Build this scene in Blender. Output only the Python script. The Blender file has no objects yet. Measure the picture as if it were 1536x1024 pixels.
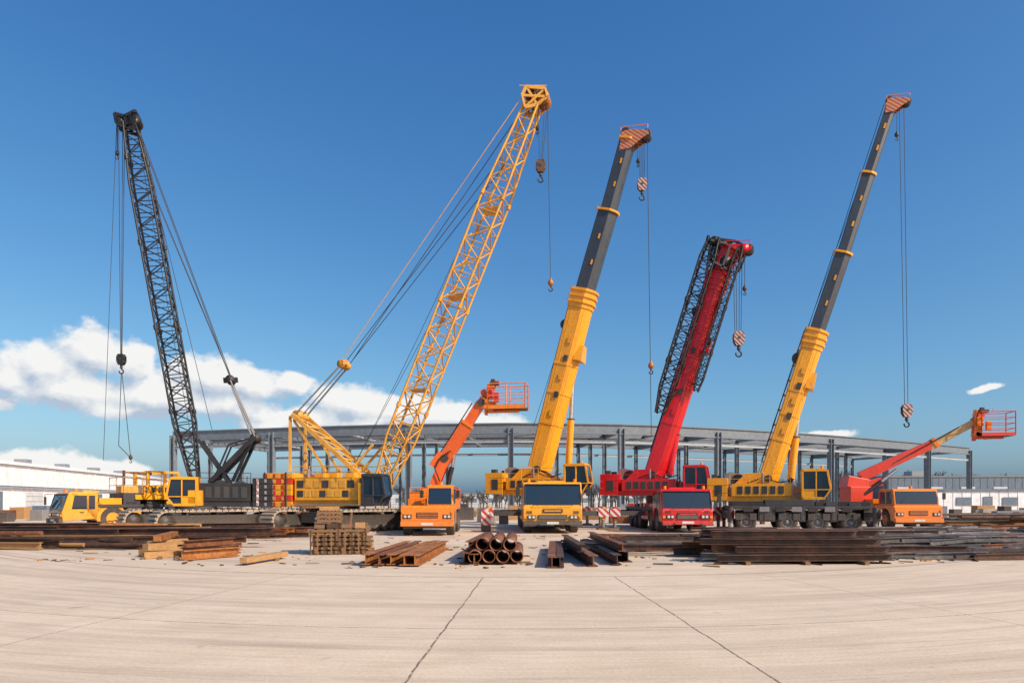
import bpy, math, random
from mathutils import Vector, Matrix
random.seed(7)
H=1.6; F=1024.0; CX=768.0; HY=752.0
def P(px,py,D): return Vector(((px-CX)*D/F, D, H+(HY-py)*D/F))
def G(px,py):
    D=H*F/(py-HY); return Vector(((px-CX)*D/F, D, 0))
scene=bpy.context.scene
# ---------------------------------------------------------------- materials
MATS={}
def nmat(name):
    m=bpy.data.materials.new(name); m.use_nodes=True
    nt=m.node_tree; b=nt.nodes['Principled BSDF']; MATS[name]=m
    return m,nt,b
def mixc(nt,fac,a,b,typ='MIX'):
    n=nt.nodes.new('ShaderNodeMix'); n.data_type='RGBA'; n.blend_type=typ
    for i,v in ((0,fac),(6,a),(7,b)):
        if hasattr(v,'links'): nt.links.new(v,n.inputs[i])
        else: n.inputs[i].default_value = v if i==0 else (v[0],v[1],v[2],1)
    return n.outputs[2]
def noise(nt,vec,scale,detail=4,rough=0.55,dist=0):
    n=nt.nodes.new('ShaderNodeTexNoise'); n.inputs['Scale'].default_value=scale
    n.inputs['Detail'].default_value=detail; n.inputs['Roughness'].default_value=rough
    n.inputs['Distortion'].default_value=dist
    if vec is not None: nt.links.new(vec,n.inputs['Vector'])
    return n
def ramp(nt,fac,stops):
    n=nt.nodes.new('ShaderNodeValToRGB'); nt.links.new(fac,n.inputs[0])
    e=n.color_ramp.elements
    while len(e)<len(stops): e.new(0.5)
    for i,(p,c) in enumerate(stops):
        e[i].position=p; e[i].color=(c[0],c[1],c[2],1) if hasattr(c,'__len__') else (c,c,c,1)
    return n.outputs[0]
def mapping(nt,vec,sc=(1,1,1),loc=(0,0,0)):
    n=nt.nodes.new('ShaderNodeMapping'); n.inputs['Scale'].default_value=sc; n.inputs['Location'].default_value=loc
    nt.links.new(vec,n.inputs['Vector']); return n.outputs[0]
def tco(nt,o='Object'):
    return nt.nodes.new('ShaderNodeTexCoord').outputs[o]
def mth(nt,op,a,b=None,c=None,clamp=False):
    n=nt.nodes.new('ShaderNodeMath'); n.operation=op; n.use_clamp=clamp
    for i,v in enumerate((a,b,c)):
        if v is None: continue
        if hasattr(v,'links'): nt.links.new(v,n.inputs[i])
        else: n.inputs[i].default_value=v
    return n.outputs[0]
def paint(name,col,rough=0.4,metal=0.0,dirt=0.35,dcol=(0.16,0.12,0.085),bump=0.0,sc=1.3,coat=0.0,grime=.5):
    m,nt,b=nmat(name); v=tco(nt)
    n1=noise(nt,mapping(nt,v,(1,1,0.35)),sc,6,0.65)
    n2=noise(nt,v,sc*7,4,0.6)
    f=ramp(nt,n1.outputs[0],[(0.45,0),(0.75,1)])
    f2=mth(nt,'MULTIPLY',f,dirt)
    c=mixc(nt,f2,col,dcol)
    dk=ramp(nt,n2.outputs[0],[(0.3,0.80),(0.7,1.08)])
    c=mixc(nt,1.0,c,dk,'MULTIPLY')
    rr=n1.outputs[0]
    if grime:
        # rain streaks and grease, then road dust that gets heavier towards the ground
        st=noise(nt,mapping(nt,v,(5,5,.35)),1.6,5,.7)
        c=mixc(nt,mth(nt,'MULTIPLY',ramp(nt,st.outputs[0],[(.52,0),(.70,1)]),grime*.6),c,(col[0]*.28+.02,col[1]*.28+.015,col[2]*.3+.012))
        geo=nt.nodes.new('ShaderNodeNewGeometry'); sz=nt.nodes.new('ShaderNodeSeparateXYZ'); nt.links.new(geo.outputs['Position'],sz.inputs[0])
        low=mth(nt,'SUBTRACT',1.0,mth(nt,'MULTIPLY',sz.outputs[2],.62),None,True)
        dust=mth(nt,'MULTIPLY',mth(nt,'MULTIPLY',low,ramp(nt,n2.outputs[0],[(.25,.3),(.65,.9)])),grime)
        c=mixc(nt,dust,c,(.27,.20,.14))
        rr=mth(nt,'ADD',rr,dust)
    nt.links.new(c,b.inputs['Base Color'])
    r=mth(nt,'ADD',mth(nt,'MULTIPLY',rr,0.4),rough-0.15)
    nt.links.new(r,b.inputs['Roughness']); b.inputs['Metallic'].default_value=metal
    if coat: b.inputs['Coat Weight'].default_value=coat; b.inputs['Coat Roughness'].default_value=.12
    if bump:
        bp=nt.nodes.new('ShaderNodeBump'); bp.inputs['Strength'].default_value=bump; bp.inputs['Distance'].default_value=0.02
        nt.links.new(n2.outputs[0],bp.inputs['Height']); nt.links.new(bp.outputs[0],b.inputs['Normal'])
    return m
paint('yellow_paint',(0.86,0.37,0.006),0.34,dirt=0.25,coat=.4,dcol=(.30,.13,.03))
paint('lattice_yellow',(0.72,0.37,0.055),0.45,dirt=0.6,dcol=(.24,.11,.04))
paint('orange_paint',(0.86,0.22,0.004),0.34,dirt=0.22,coat=.4,dcol=(.3,.1,.03))
paint('arm_orange',(0.80,0.125,0.008),0.38,dirt=0.28,coat=.3,dcol=(.25,.06,.02))
paint('red_paint',(0.64,0.005,0.010),0.31,dirt=0.2,coat=.4,dcol=(.16,.01,.01),grime=.35)
paint('red_orange',(0.70,0.045,0.015),0.38,dirt=0.28,coat=.3,dcol=(.22,.03,.015))
paint('cream_paint',(0.62,0.42,0.18),0.5)
paint('black_paint',(0.014,0.014,0.016),0.45,dirt=0.35,dcol=(0.07,0.055,0.045),grime=.4)
paint('dark_grey',(0.035,0.037,0.042),0.5,dirt=0.4,dcol=(0.11,0.085,0.07),grime=.4)
paint('boom_grey',(0.034,0.046,0.064),0.4,dirt=0.3,dcol=(0.08,0.085,0.09),coat=.2)
paint('mid_grey',(0.22,0.23,0.24),0.5,dirt=0.4)
paint('rubber',(0.022,0.021,0.02),0.8,dirt=0.75,dcol=(0.13,0.105,0.08),sc=3,grime=.3)
paint('track_steel',(0.36,0.29,0.22),0.65,dirt=0.7,dcol=(0.48,0.38,0.27),bump=0.3,sc=2,grime=0)
paint('chrome',(0.55,0.56,0.58),0.3,0.9,dirt=0.1,grime=0)
paint('rope',(0.035,0.035,0.038),0.6,dirt=0.1,grime=0)
paint('frame_steel',(0.155,0.185,0.215),0.5,dirt=0.35,dcol=(0.11,0.13,0.15),sc=0.25,grime=.3)
paint('frame_steel_light',(0.34,0.375,0.40),0.5,dirt=0.35,dcol=(0.22,0.235,0.25),sc=0.25,grime=.2)
paint('white_clad',(0.80,0.81,0.82),0.6,dirt=0.15,dcol=(0.6,0.59,0.57),sc=0.2,grime=.2)
paint('roof_clad',(0.55,0.58,0.60),0.6,dirt=0.3,dcol=(.40,.41,.42),sc=0.2,grime=.2)
paint('grey_clad',(0.13,0.18,0.23),0.55,dirt=0.3,dcol=(0.18,0.21,0.24),sc=0.2,grime=.3)
paint('concrete_block',(0.40,0.37,0.33),0.8,dirt=0.5,bump=0.3)
paint('light_lens',(0.55,0.55,0.53),0.12,dirt=0.05,grime=0)
paint('amber',(0.85,0.25,0.01),0.3,dirt=0.05,grime=0)
paint('white_paint',(0.72,0.72,0.70),0.45,dirt=0.3)
paint('galv',(0.33,0.35,0.37),0.45,0.4,dirt=0.4,grime=0)
paint('bark',(0.115,0.09,0.078),0.9,dirt=0.2,sc=0.3,grime=0)
def rust(name,a,b2,c2,sc=2.2):
    m,nt,b=nmat(name); v=tco(nt)
    n=noise(nt,v,sc,7,0.7,0.4)
    c=ramp(nt,n.outputs[0],[(0.30,a),(0.50,b2),(0.72,c2)])
    n3=noise(nt,v,0.7,2); c=mixc(nt,mth(nt,'MULTIPLY',n3.outputs[0],0.45),c,a)
    n4=noise(nt,v,14,4,.7); c=mixc(nt,1.0,c,ramp(nt,n4.outputs[0],[(.3,.6),(.65,1.15)]),'MULTIPLY')
    n5=noise(nt,v,3.5,3,.6); nt.links.new(mth(nt,'ADD',mth(nt,'MULTIPLY',n5.outputs[0],.5),.32),b.inputs['Roughness'])
    b.inputs['Metallic'].default_value=.25
    nt.links.new(c,b.inputs['Base Color'])
    bp=nt.nodes.new('ShaderNodeBump'); bp.inputs['Strength'].default_value=0.4; bp.inputs['Distance'].default_value=0.01
    nt.links.new(noise(nt,v,40,3).outputs[0],bp.inputs['Height']); nt.links.new(bp.outputs[0],b.inputs['Normal'])
rust('rust',(0.075,0.034,0.022),(0.24,0.090,0.036),(0.46,0.20,0.085))
rust('rust_dark',(0.035,0.024,0.020),(0.095,0.050,0.034),(0.22,0.105,0.058))
rust('rust_orange',(0.18,0.062,0.018),(0.44,0.165,0.04),(0.62,0.30,0.10))
rust('rust_grey',(0.06,0.06,0.066),(0.14,0.135,0.135),(0.30,0.24,0.19))
def wood(name,a,b2):
    m,nt,b=nmat(name); v=tco(nt)
    n=noise(nt,mapping(nt,v,(3,3,14)),2.2,6,0.7,0.5)
    n2=noise(nt,v,1.2,3)
    c=ramp(nt,n.outputs[0],[(0.3,a),(0.7,b2)])
    c=mixc(nt,mth(nt,'MULTIPLY',n2.outputs[0],0.5),c,(0.2,0.12,0.06))
    nt.links.new(c,b.inputs['Base Color']); b.inputs['Roughness'].default_value=0.8
wood('wood',(0.28,0.14,0.045),(0.60,0.34,0.13))
wood('wood_dark',(0.09,0.045,0.022),(0.28,0.15,0.065))
m,nt,b=nmat('glass'); b.inputs['Base Color'].default_value=(0.010,0.022,0.040,1); b.inputs['Roughness'].default_value=0.04; b.inputs['IOR'].default_value=1.7
n=noise(nt,tco(nt),2.0,3); nt.links.new(mth(nt,'MULTIPLY',n.outputs[0],0.12),b.inputs['Roughness'])
def stripes(name,a,b2,k=2.2):
    m,nt,b=nmat(name); v=tco(nt)
    s=nt.nodes.new('ShaderNodeSeparateXYZ'); nt.links.new(v,s.inputs[0])
    d=mth(nt,'ADD',mth(nt,'ADD',s.outputs[0],s.outputs[2]),mth(nt,'MULTIPLY',s.outputs[1],0.3))
    fr=mth(nt,'FRACT',mth(nt,'MULTIPLY',d,k)); g=mth(nt,'GREATER_THAN',fr,0.5)
    c=mixc(nt,g,a,b2)
    n=noise(nt,v,4,5); c=mixc(nt,mth(nt,'MULTIPLY',n.outputs[0],0.45),c,(0.2,0.15,0.12))
    nt.links.new(c,b.inputs['Base Color']); b.inputs['Roughness'].default_value=0.5
stripes('stripe_rw',(0.60,0.02,0.02),(0.75,0.74,0.72),2.6)
stripes('stripe_hook',(0.06,0.01,0.01),(0.55,0.33,0.30),4.2)
stripes('stripe_ow',(0.55,0.06,0.015),(0.66,0.34,0.16),4.6)
# ---------------------------------------------------------------- mesh builder
class MB:
    def __init__(s,M=None): s.v=[];s.f=[];s.mi=[];s.sm=[];s.mats=[];s.M=M.copy() if M else Matrix()
    def k(s,mat):
        if mat not in s.mats: s.mats.append(mat)
        return s.mats.index(mat)
    def add(s,vs,fs,mat,smooth=False):
        b=len(s.v); M=s.M
        for p in vs: s.v.append(M@Vector(p))
        k=s.k(mat)
        for f in fs: s.f.append([i+b for i in f]); s.mi.append(k); s.sm.append(smooth)
    def box(s,x0,x1,y0,y1,z0,z1,mat,tx=0,ty=0):
        vs=[(x0,y0,z0),(x1,y0,z0),(x1,y1,z0),(x0,y1,z0),(x0+tx,y0+ty,z1),(x1-tx,y0+ty,z1),(x1-tx,y1-ty,z1),(x0+tx,y1-ty,z1)]
        s.add(vs,[(0,3,2,1),(4,5,6,7),(0,1,5,4),(1,2,6,5),(2,3,7,6),(3,0,4,7)],mat)
    def prism(s,prof,y0,y1,mat):
        n=len(prof); vs=[(x,y0,z) for x,z in prof]+[(x,y1,z) for x,z in prof]
        fs=[tuple(range(n)),tuple(range(2*n-1,n-1,-1))]+[(i,i+n,(i+1)%n+n,(i+1)%n) for i in range(n)]
        s.add(vs,fs,mat)
    def slab(s,pts,t,mat):
        pts=[Vector(p) for p in pts]; nrm=(pts[1]-pts[0]).cross(pts[2]-pts[0]).normalized()
        n=len(pts); vs=[p-nrm*0.01 for p in pts]+[p+nrm*t for p in pts]
        fs=[tuple(range(n-1,-1,-1)),tuple(range(n,2*n))]+[(i,(i+1)%n,(i+1)%n+n,i+n) for i in range(n)]
        s.add(vs,fs,mat)
    def ext(s,p0,p1,prof,mat,up=None,k1=1.0,smooth=False,caps=True):
        p0=Vector(p0);p1=Vector(p1); d=(p1-p0).normalized()
        u=Vector(up) if up is not None else (Vector((0,0,1)) if abs(d.z)<0.95 else Vector((0,1,0)))
        sd=d.cross(u).normalized(); u=sd.cross(d)
        n=len(prof); vs=[p0+sd*a+u*b for a,b in prof]+[p1+sd*a*k1+u*b*k1 for a,b in prof]
        s.add(vs,[(i,(i+1)%n,(i+1)%n+n,i+n) for i in range(n)],mat,smooth)
        if caps: s.add(vs,[tuple(range(n-1,-1,-1)),tuple(range(n,2*n))],mat)
    def bar(s,p0,p1,w,h,mat,up=None,k1=1.0):
        s.ext(p0,p1,[(-w/2,-h/2),(w/2,-h/2),(w/2,h/2),(-w/2,h/2)],mat,up,k1)
    def oct(s,p0,p1,w,h,mat,up=None,k1=1.0):
        a,b=w/2,h/2; c=min(w,h)*0.2
        s.ext(p0,p1,[(-a,-b+2*c),(-a+c,-b+c*.5),(-c*.6,-b),(c*.6,-b),(a-c,-b+c*.5),(a,-b+2*c),(a,b-c*.3),(a-c*.3,b),(-a+c*.3,b),(-a,b-c*.3)],mat,up,k1)
    def cyl(s,p0,p1,r,mat,n=10,k1=1.0,caps=True):
        s.ext(p0,p1,[(r*math.cos(2*math.pi*i/n),r*math.sin(2*math.pi*i/n)) for i in range(n)],mat,None,k1,True,caps)
    def ib(s,p0,p1,w,h,mat,up=None,tf=None,tw=None):
        tf=tf or h*0.1; tw=tw or w*0.1; a,b=w/2,h/2
        s.ext(p0,p1,[(-a,-b),(a,-b),(a,-b+tf),(tw/2,-b+tf),(tw/2,b-tf),(a,b-tf),(a,b),(-a,b),(-a,b-tf),(-tw/2,b-tf),(-tw/2,-b+tf),(-a,-b+tf)],mat,up)
    def rope(s,p0,p1,r=0.02,mat='rope',sag=0):
        p0=Vector(p0);p1=Vector(p1)
        if not sag: s.cyl(p0,p1,r,mat,5); return
        N=8; pr=p0
        for i in range(1,N+1):
            t=i/N; q=p0.lerp(p1,t)+Vector((0,0,-sag*4*t*(1-t))); s.cyl(pr,q,r,mat,5); pr=q
    def tube(s,pts,r,mat,n=6):
        for a,b in zip(pts[:-1],pts[1:]): s.cyl(a,b,r,mat,n)
    def lathe(s,c,ax,prof,mat,n=24):
        c=Vector(c);ax=Vector(ax).normalized(); u=ax.orthogonal().normalized(); w=ax.cross(u)
        vs=[];fs=[];m=len(prof)
        for i in range(n):
            a=2*math.pi*i/n; e=u*math.cos(a)+w*math.sin(a)
            for r,t in prof: vs.append(c+e*r+ax*t)
        for i in range(n):
            j=(i+1)%n
            for q in range(m-1): fs.append((i*m+q,j*m+q,j*m+q+1,i*m+q+1))
        s.add(vs,fs,mat,True)
    def wheel(s,c,ax,R,w,hub='mid_grey'):
        c=Vector(c);ax=Vector(ax).normalized()
        h=w/2
        s.lathe(c,ax,[(R*.52,-h*.9),(R*.6,-h),(R*.88,-h),(R*.97,-h*.85),(R,-h*.6),(R,h*.6),(R*.97,h*.85),(R*.88,h),(R*.6,h),(R*.52,h*.9)],'rubber',28)
        s.lathe(c,ax,[(R*.53,h*.9),(R*.5,h*.95),(R*.46,h*.5),(R*.25,h*.35),(R*.22,h*.75),(0.001,h*.78)],hub,20)
        s.lathe(c,ax,[(R*.53,-h*.9),(R*.46,-h*.5),(0.001,-h*.4)],hub,20)
        u=ax.orthogonal().normalized(); q=ax.cross(u)
        for i in range(26):
            a=2*math.pi*i/26; e=u*math.cos(a)+q*math.sin(a)
            s.bar(c+e*R*0.995-ax*h*.8,c+e*R*0.995+ax*h*.8,R*.11,R*.06,'rubber',up=e)
        for i in range(8):
            a=2*math.pi*i/8; e=u*math.cos(a)+q*math.sin(a)
            s.cyl(c+e*R*.34+ax*h*.3,c+e*R*.34+ax*h*.55,R*.035,'dark_grey',6)
    def lattice(s,p0,p1,hd,w,h,n,mat,rc=.055,rl=.028,t0=4,t1=4,e0=.45,e1=.5):
        p0=Vector(p0);p1=Vector(p1); d=(p1-p0).normalized(); sd=Vector((hd[0],hd[1],0)).cross(Vector((0,0,1))).normalized()
        u=sd.cross(d).normalized()
        rings=[]
        for i in range(n+1):
            k=1.0
            if i<t0: k=e0+(1-e0)*i/t0
            if i>n-t1: k=min(k,e1+(1-e1)*(n-i)/t1)
            c=p0.lerp(p1,i/n)
            rings.append([c+sd*(a*w/2*(k if i>n-t1 else max(k,.75)))+u*(b*h/2*k) for a,b in((-1,-1),(1,-1),(1,1),(-1,1))])
        for i in range(n):
            A,B=rings[i],rings[i+1]
            for j in range(4):
                s.cyl(A[j],B[j],rc,mat,6,caps=False)
                q=(j+1)%4
                if (i+j)%2: s.cyl(A[j],B[q],rl,mat,5,caps=False)
                else: s.cyl(A[q],B[j],rl,mat,5,caps=False)
                s.cyl(B[j],B[q],rl*.8,mat,5,caps=False)
            if i%7==5:
                for j in range(4): s.cyl(B[j]-d*.12,B[j]+d*.12,rc*1.7,mat,8)
        return rings,u,sd
    def rail(s,pts,h,mat,r=.02,mid=True):
        pts=[Vector(p) for p in pts]; U=Vector((0,0,1))
        for a,b in zip(pts[:-1],pts[1:]):
            s.cyl(a+U*h,b+U*h,r,mat,6)
            if mid: s.cyl(a+U*h*.5,b+U*h*.5,r*.8,mat,6)
            L=(b-a).length; n=max(1,int(L/.9))
            for i in range(n+1): q=a.lerp(b,i/n); s.cyl(q,q+U*h,r,mat,6)
    def make(s,name,parent=None,bevel=0.0,org=None):
        me=bpy.data.meshes.new(name); o=org if org is not None else (parent.location if parent else Vector((0,0,0)))
        me.from_pydata([tuple(p-o) for p in s.v],[],s.f)
        for m in s.mats: me.materials.append(MATS[m])
        me.polygons.foreach_set('material_index',s.mi); me.polygons.foreach_set('use_smooth',s.sm); me.update()
        ob=bpy.data.objects.new(name,me); scene.collection.objects.link(ob)
        if parent: ob.parent=parent
        else: ob.location=o
        if bevel:
            b=ob.modifiers.new('b','BEVEL'); b.width=bevel; b.segments=2; b.limit_method='ANGLE'; b.angle_limit=math.radians(50)
        return ob
def root(name,loc):
    e=bpy.data.objects.new(name,None); e.location=Vector(loc); e.empty_display_size=.5; scene.collection.objects.link(e); return e
def frame(loc,hd):
    h=Vector((hd[0],hd[1],0)).normalized(); l=Vector((-h.y,h.x,0))
    M=Matrix(((h.x,l.x,0,loc[0]),(h.y,l.y,0,loc[1]),(0,0,1,loc[2] if len(loc)>2 else 0),(0,0,0,1))); return M
# ---------------------------------------------------------------- shared parts
def hook(mb,p,s=1.0,body='stripe_hook'):
    p=Vector(p)
    pr=[(-.22,0),(.22,0),(.36,-.2),(.36,-.65),(.2,-.95),(-.2,-.95),(-.36,-.65),(-.36,-.2)]
    M0=mb.M.copy(); mb.M=Matrix.Translation(p)@Matrix.Scale(s,4)
    mb.prism(pr,-.17,-.11,body); mb.prism(pr,.11,.17,body); mb.box(-.05,.05,-.11,.11,-.95,-.05,'dark_grey')
    mb.cyl((0,-.2,-.42),(0,.2,-.42),.1,'dark_grey',12)
    for a,b in((-.28,-.2),(.28,-.2),(-.28,-.65),(.28,-.65)): mb.cyl((a,-.2,b),(a,.2,b),.035,'mid_grey',8)
    mb.lathe((0,0,-.42),(0,1,0),[(0.02,-.1),(.33,-.1),(.29,0),(.33,.1),(.02,.1)],'black_paint',18)
    mb.cyl((0,0,-.95),(0,0,-1.12),.11,'dark_grey',10); mb.lathe((0,0,-1.17),(0,0,1),[(.01,-.1),(.1,-.06),(.13,0),(.1,.06),(.01,.1)],'dark_grey',12)
    pts=[(0,0,-1.2),(.02,0,-1.32)]+[(.19*math.cos(a)-.0,0,-1.5+.19*math.sin(a)) for a in [math.radians(x) for x in (70,30,-10,-50,-90,-130,-170,-200)]]
    mb.tube(pts,.055,'black_paint',7)
    mb.M=M0
def ballhook(mb,p,s=1.0,mat='yellow_paint'):
    p=Vector(p); M0=mb.M.copy(); mb.M=Matrix.Translation(p)@Matrix.Scale(s,4)
    mb.lathe((0,0,-.25),(0,0,1),[(.01,-.22),(.12,-.18),(.18,-.05),(.18,.05),(.1,.17),(.05,.3)],mat,12)
    pts=[(0,0,-.45),(.0,0,-.52)]+[(.12*math.cos(a),0,-.66+.12*math.sin(a)) for a in [math.radians(x) for x in (80,30,-20,-60,-100,-150,-190)]]
    mb.tube(pts,.035,'black_paint',6); mb.M=M0
def sheaves(mb,c,ax,R,n,gap,mat='dark_grey'):
    c=Vector(c);ax=Vector(ax).normalized()
    for i in range(n):
        o=c+ax*((i-(n-1)/2)*gap); mb.lathe(o,ax,[(.02,-.03),(R,-.035),(R*.85,0),(R,.035),(.02,.03)],mat,18)
def opcab(mb,x0,x1,y0,y1,z0,z1,pm):
    L=x1-x0; hh=z1-z0
    prof=[(x0,z0),(x1-.25*L,z0),(x1,z0+.35*hh),(x1-.12*L,z1-.06),(x1-.25*L,z1),(x0+.05,z1),(x0,z1-.1)]
    mb.prism(prof,y0+.04,y1-.04,'glass')
    for y in (y0,y1):
        def bb(a,b,w=.07): mb.bar((a[0],y,a[1]),(b[0],y,b[1]),.1,w,pm,up=None if abs(b[0]-a[0])>.02 else (1,0,0))
        bb((x0,z0+.05),(x1-.25*L,z0+.05),.14); bb((x1-.25*L,z0),(x1,z0+.35*hh),.07); bb((x1,z0+.35*hh),(x1-.12*L,z1),.05)
        bb((x0,z1-.04),(x1-.12*L,z1-.04),.09); bb((x0+.04,z0),(x0+.04,z1),.1); bb((x0+.5*L,z0),(x0+.5*L,z1),.06)
        bb((x0,z0+.33*hh),(x1-.03,z0+.33*hh),.05)
        mb.box(x0,x0+.5*L,y-.03,y+.03,z0+.05,z0+.32*hh,pm)
    mb.box(x0,x1-.15*L,y0-.03,y1+.03,z1-.02,z1+.07,pm)
    mb.bar((x1-.0,y0,z0+.35*hh),(x1-.0,y1,z0+.35*hh),.06,.06,pm)
    mb.box(x0-.03,x0+.02,y0,y1,z0,z1,pm)
    mb.cyl((x1-.3*L,y0+.2,z1+.07),(x1-.3*L,y0+.2,z1+.2),.07,'amber',8)
    mb.bar((x1-.05*L,(y0+y1)/2,z1-.1*hh),(x1+.01,(y0+y1)/2+.25,z0+.45*hh),.02,.03,'black_paint')
def arc(cx,cz,r,a0,a1,n=7):
    return [(cx+r*math.cos(math.radians(a0+(a1-a0)*i/n)),cz+r*math.sin(math.radians(a0+(a1-a0)*i/n))) for i in range(n+1)]
def frontcab(par,M,W,Hh,pm,L=2.3,ax=-1.5,R=.6,low=.5,bumper='dark_grey'):
    mb=MB(M); w=W/2; zw=Hh*.54
    prof=[(0,low)]+[(.04,zw*.9),(0,zw),(-.28,Hh-.08),(-.4,Hh),(-L+.1,Hh),(-L,Hh-.1),(-L,low)]
    ar=arc(ax,R,R+.1,180,0,8); ar=[(x,z) for x,z in ar if z>=low-.02]
    mb.prism(prof+ar,-w,w,pm)
    mb.make('cab_body',par,.04)
    mb=MB(M)
    def fx(z): return -.28*(z-zw)/(Hh-.08-zw)
    z0,z1=zw+.06,Hh-.13
    mb.slab([(fx(z0),-w+.1,z0),(fx(z0),w-.1,z0),(fx(z1),w-.14,z1),(fx(z1),-w+.14,z1)],.03,'glass')
    for yy in ((-w+.06),(w-.06)): mb.bar((fx(z0)+.03,yy,z0-.03),(fx(z1)+.03,yy*.98,z1),.05,.04,'black_paint')
    for k in (-.5,0.1):
        mb.bar((fx(z0)+.06,k*w,z0),(fx(z0+.5)+.06,k*w+.35,z0+.42),.02,.02,'black_paint')
    mb.box(fx(z1)-.02,fx(z1)+.1,-w+.1,w-.1,Hh-.14,Hh-.09,'black_paint')
    for sgn in(-1,1):
        y=sgn*w
        q=[(-.42,y,zw+.05),(-1.15,y,zw+.05),(-1.15,y,Hh-.18),(-.55,y,Hh-.18)]
        q2=[(-1.25,y,zw+.05),(-L+.15,y,zw+.05),(-L+.15,y,Hh-.18),(-1.25,y,Hh-.18)]
        for qq in (q,q2):
            n=(Vector(qq[1])-Vector(qq[0])).cross(Vector(qq[2])-Vector(qq[0]))
            if n.y*sgn<0: qq.reverse()
            mb.slab(qq,.012,'glass')
        mb.bar((-1.2,y+sgn*.004,low+.3),(-1.2,y+sgn*.004,Hh-.1),.012,.02,'black_paint')
        mb.bar((-1.0,y+sgn*.03,zw-.12),(-.8,y+sgn*.03,zw-.12),.03,.04,'black_paint')
        mb.tube([(-.15,y,Hh-.1),(.15,y+sgn*.28,Hh-.12),(.15,y+sgn*.28,Hh-.85)],.018,'black_paint')
        mb.box(.1,.18,y+sgn*.28-.1,y+sgn*.28+.1,Hh-.7,Hh-.25,'black_paint')
        mb.box(.02,.1,sgn*(w-.42)-.2,sgn*(w-.42)+.2,low+.24,low+.42,'black_paint')
        mb.cyl((.08,sgn*(w-.33),low+.33),(.12,sgn*(w-.33),low+.33),.07,'light_lens',12)
        mb.cyl((.08,sgn*(w-.52),low+.33),(.12,sgn*(w-.52),low+.33),.07,'light_lens',12)
        mb.box(.03,.1,sgn*(w-.1)-.06,sgn*(w-.1)+.06,low+.26,low+.38,'amber')
        mb.box(-.02,.16,sgn*(w-.3)-.3,sgn*(w-.3)+.3,low-.12,low-.02,'black_paint')
        mb.cyl((-.7,sgn*(w-.3),Hh),(-.7,sgn*(w-.3),Hh+.17),.08,'amber',10)
        for q in range(3): mb.bar((.045,sgn*(w-.3)-.15,low+.52+.05*q),(.045,sgn*(w-.3)+.15,low+.52+.05*q),.01,.02,'black_paint')
    mb.box(.03,.075,-w+.75,w-.75,low+.22,low+.44,'black_paint')
    for i in range(3): mb.box(.07,.085,-w+.8,w-.8,low+.26+.055*i,low+.28+.055*i,'mid_grey')
    mb.box(.05,.07,-.5,.5,zw-.34,zw-.16,'black_paint')
    mb.box(.068,.078,-.42,.42,zw-.28,zw-.22,pm)
    mb.box(.02,.17,-w+.02,w-.02,low-.06,low+.14,bumper)
    mb.box(.17,.185,-.3,.3,low-.02,low+.1,'white_paint')
    for sg in(-1,1): mb.tube([(.1,sg*.7,low-.02),(.26,sg*.7,low-.02),(.26,sg*.62,low-.02)],.035,'dark_grey')
    mb.tube([(.05,-w+.5,zw+.0),(.13,-w+.5,zw+.04),(.13,w-.5,zw+.04),(.05,w-.5,zw)],.018,'dark_grey')
    mb.box(-1.9,-1.1,-.7,.7,Hh,Hh+.1,pm)
    mb.make('cab_fittings',par,0)
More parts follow.
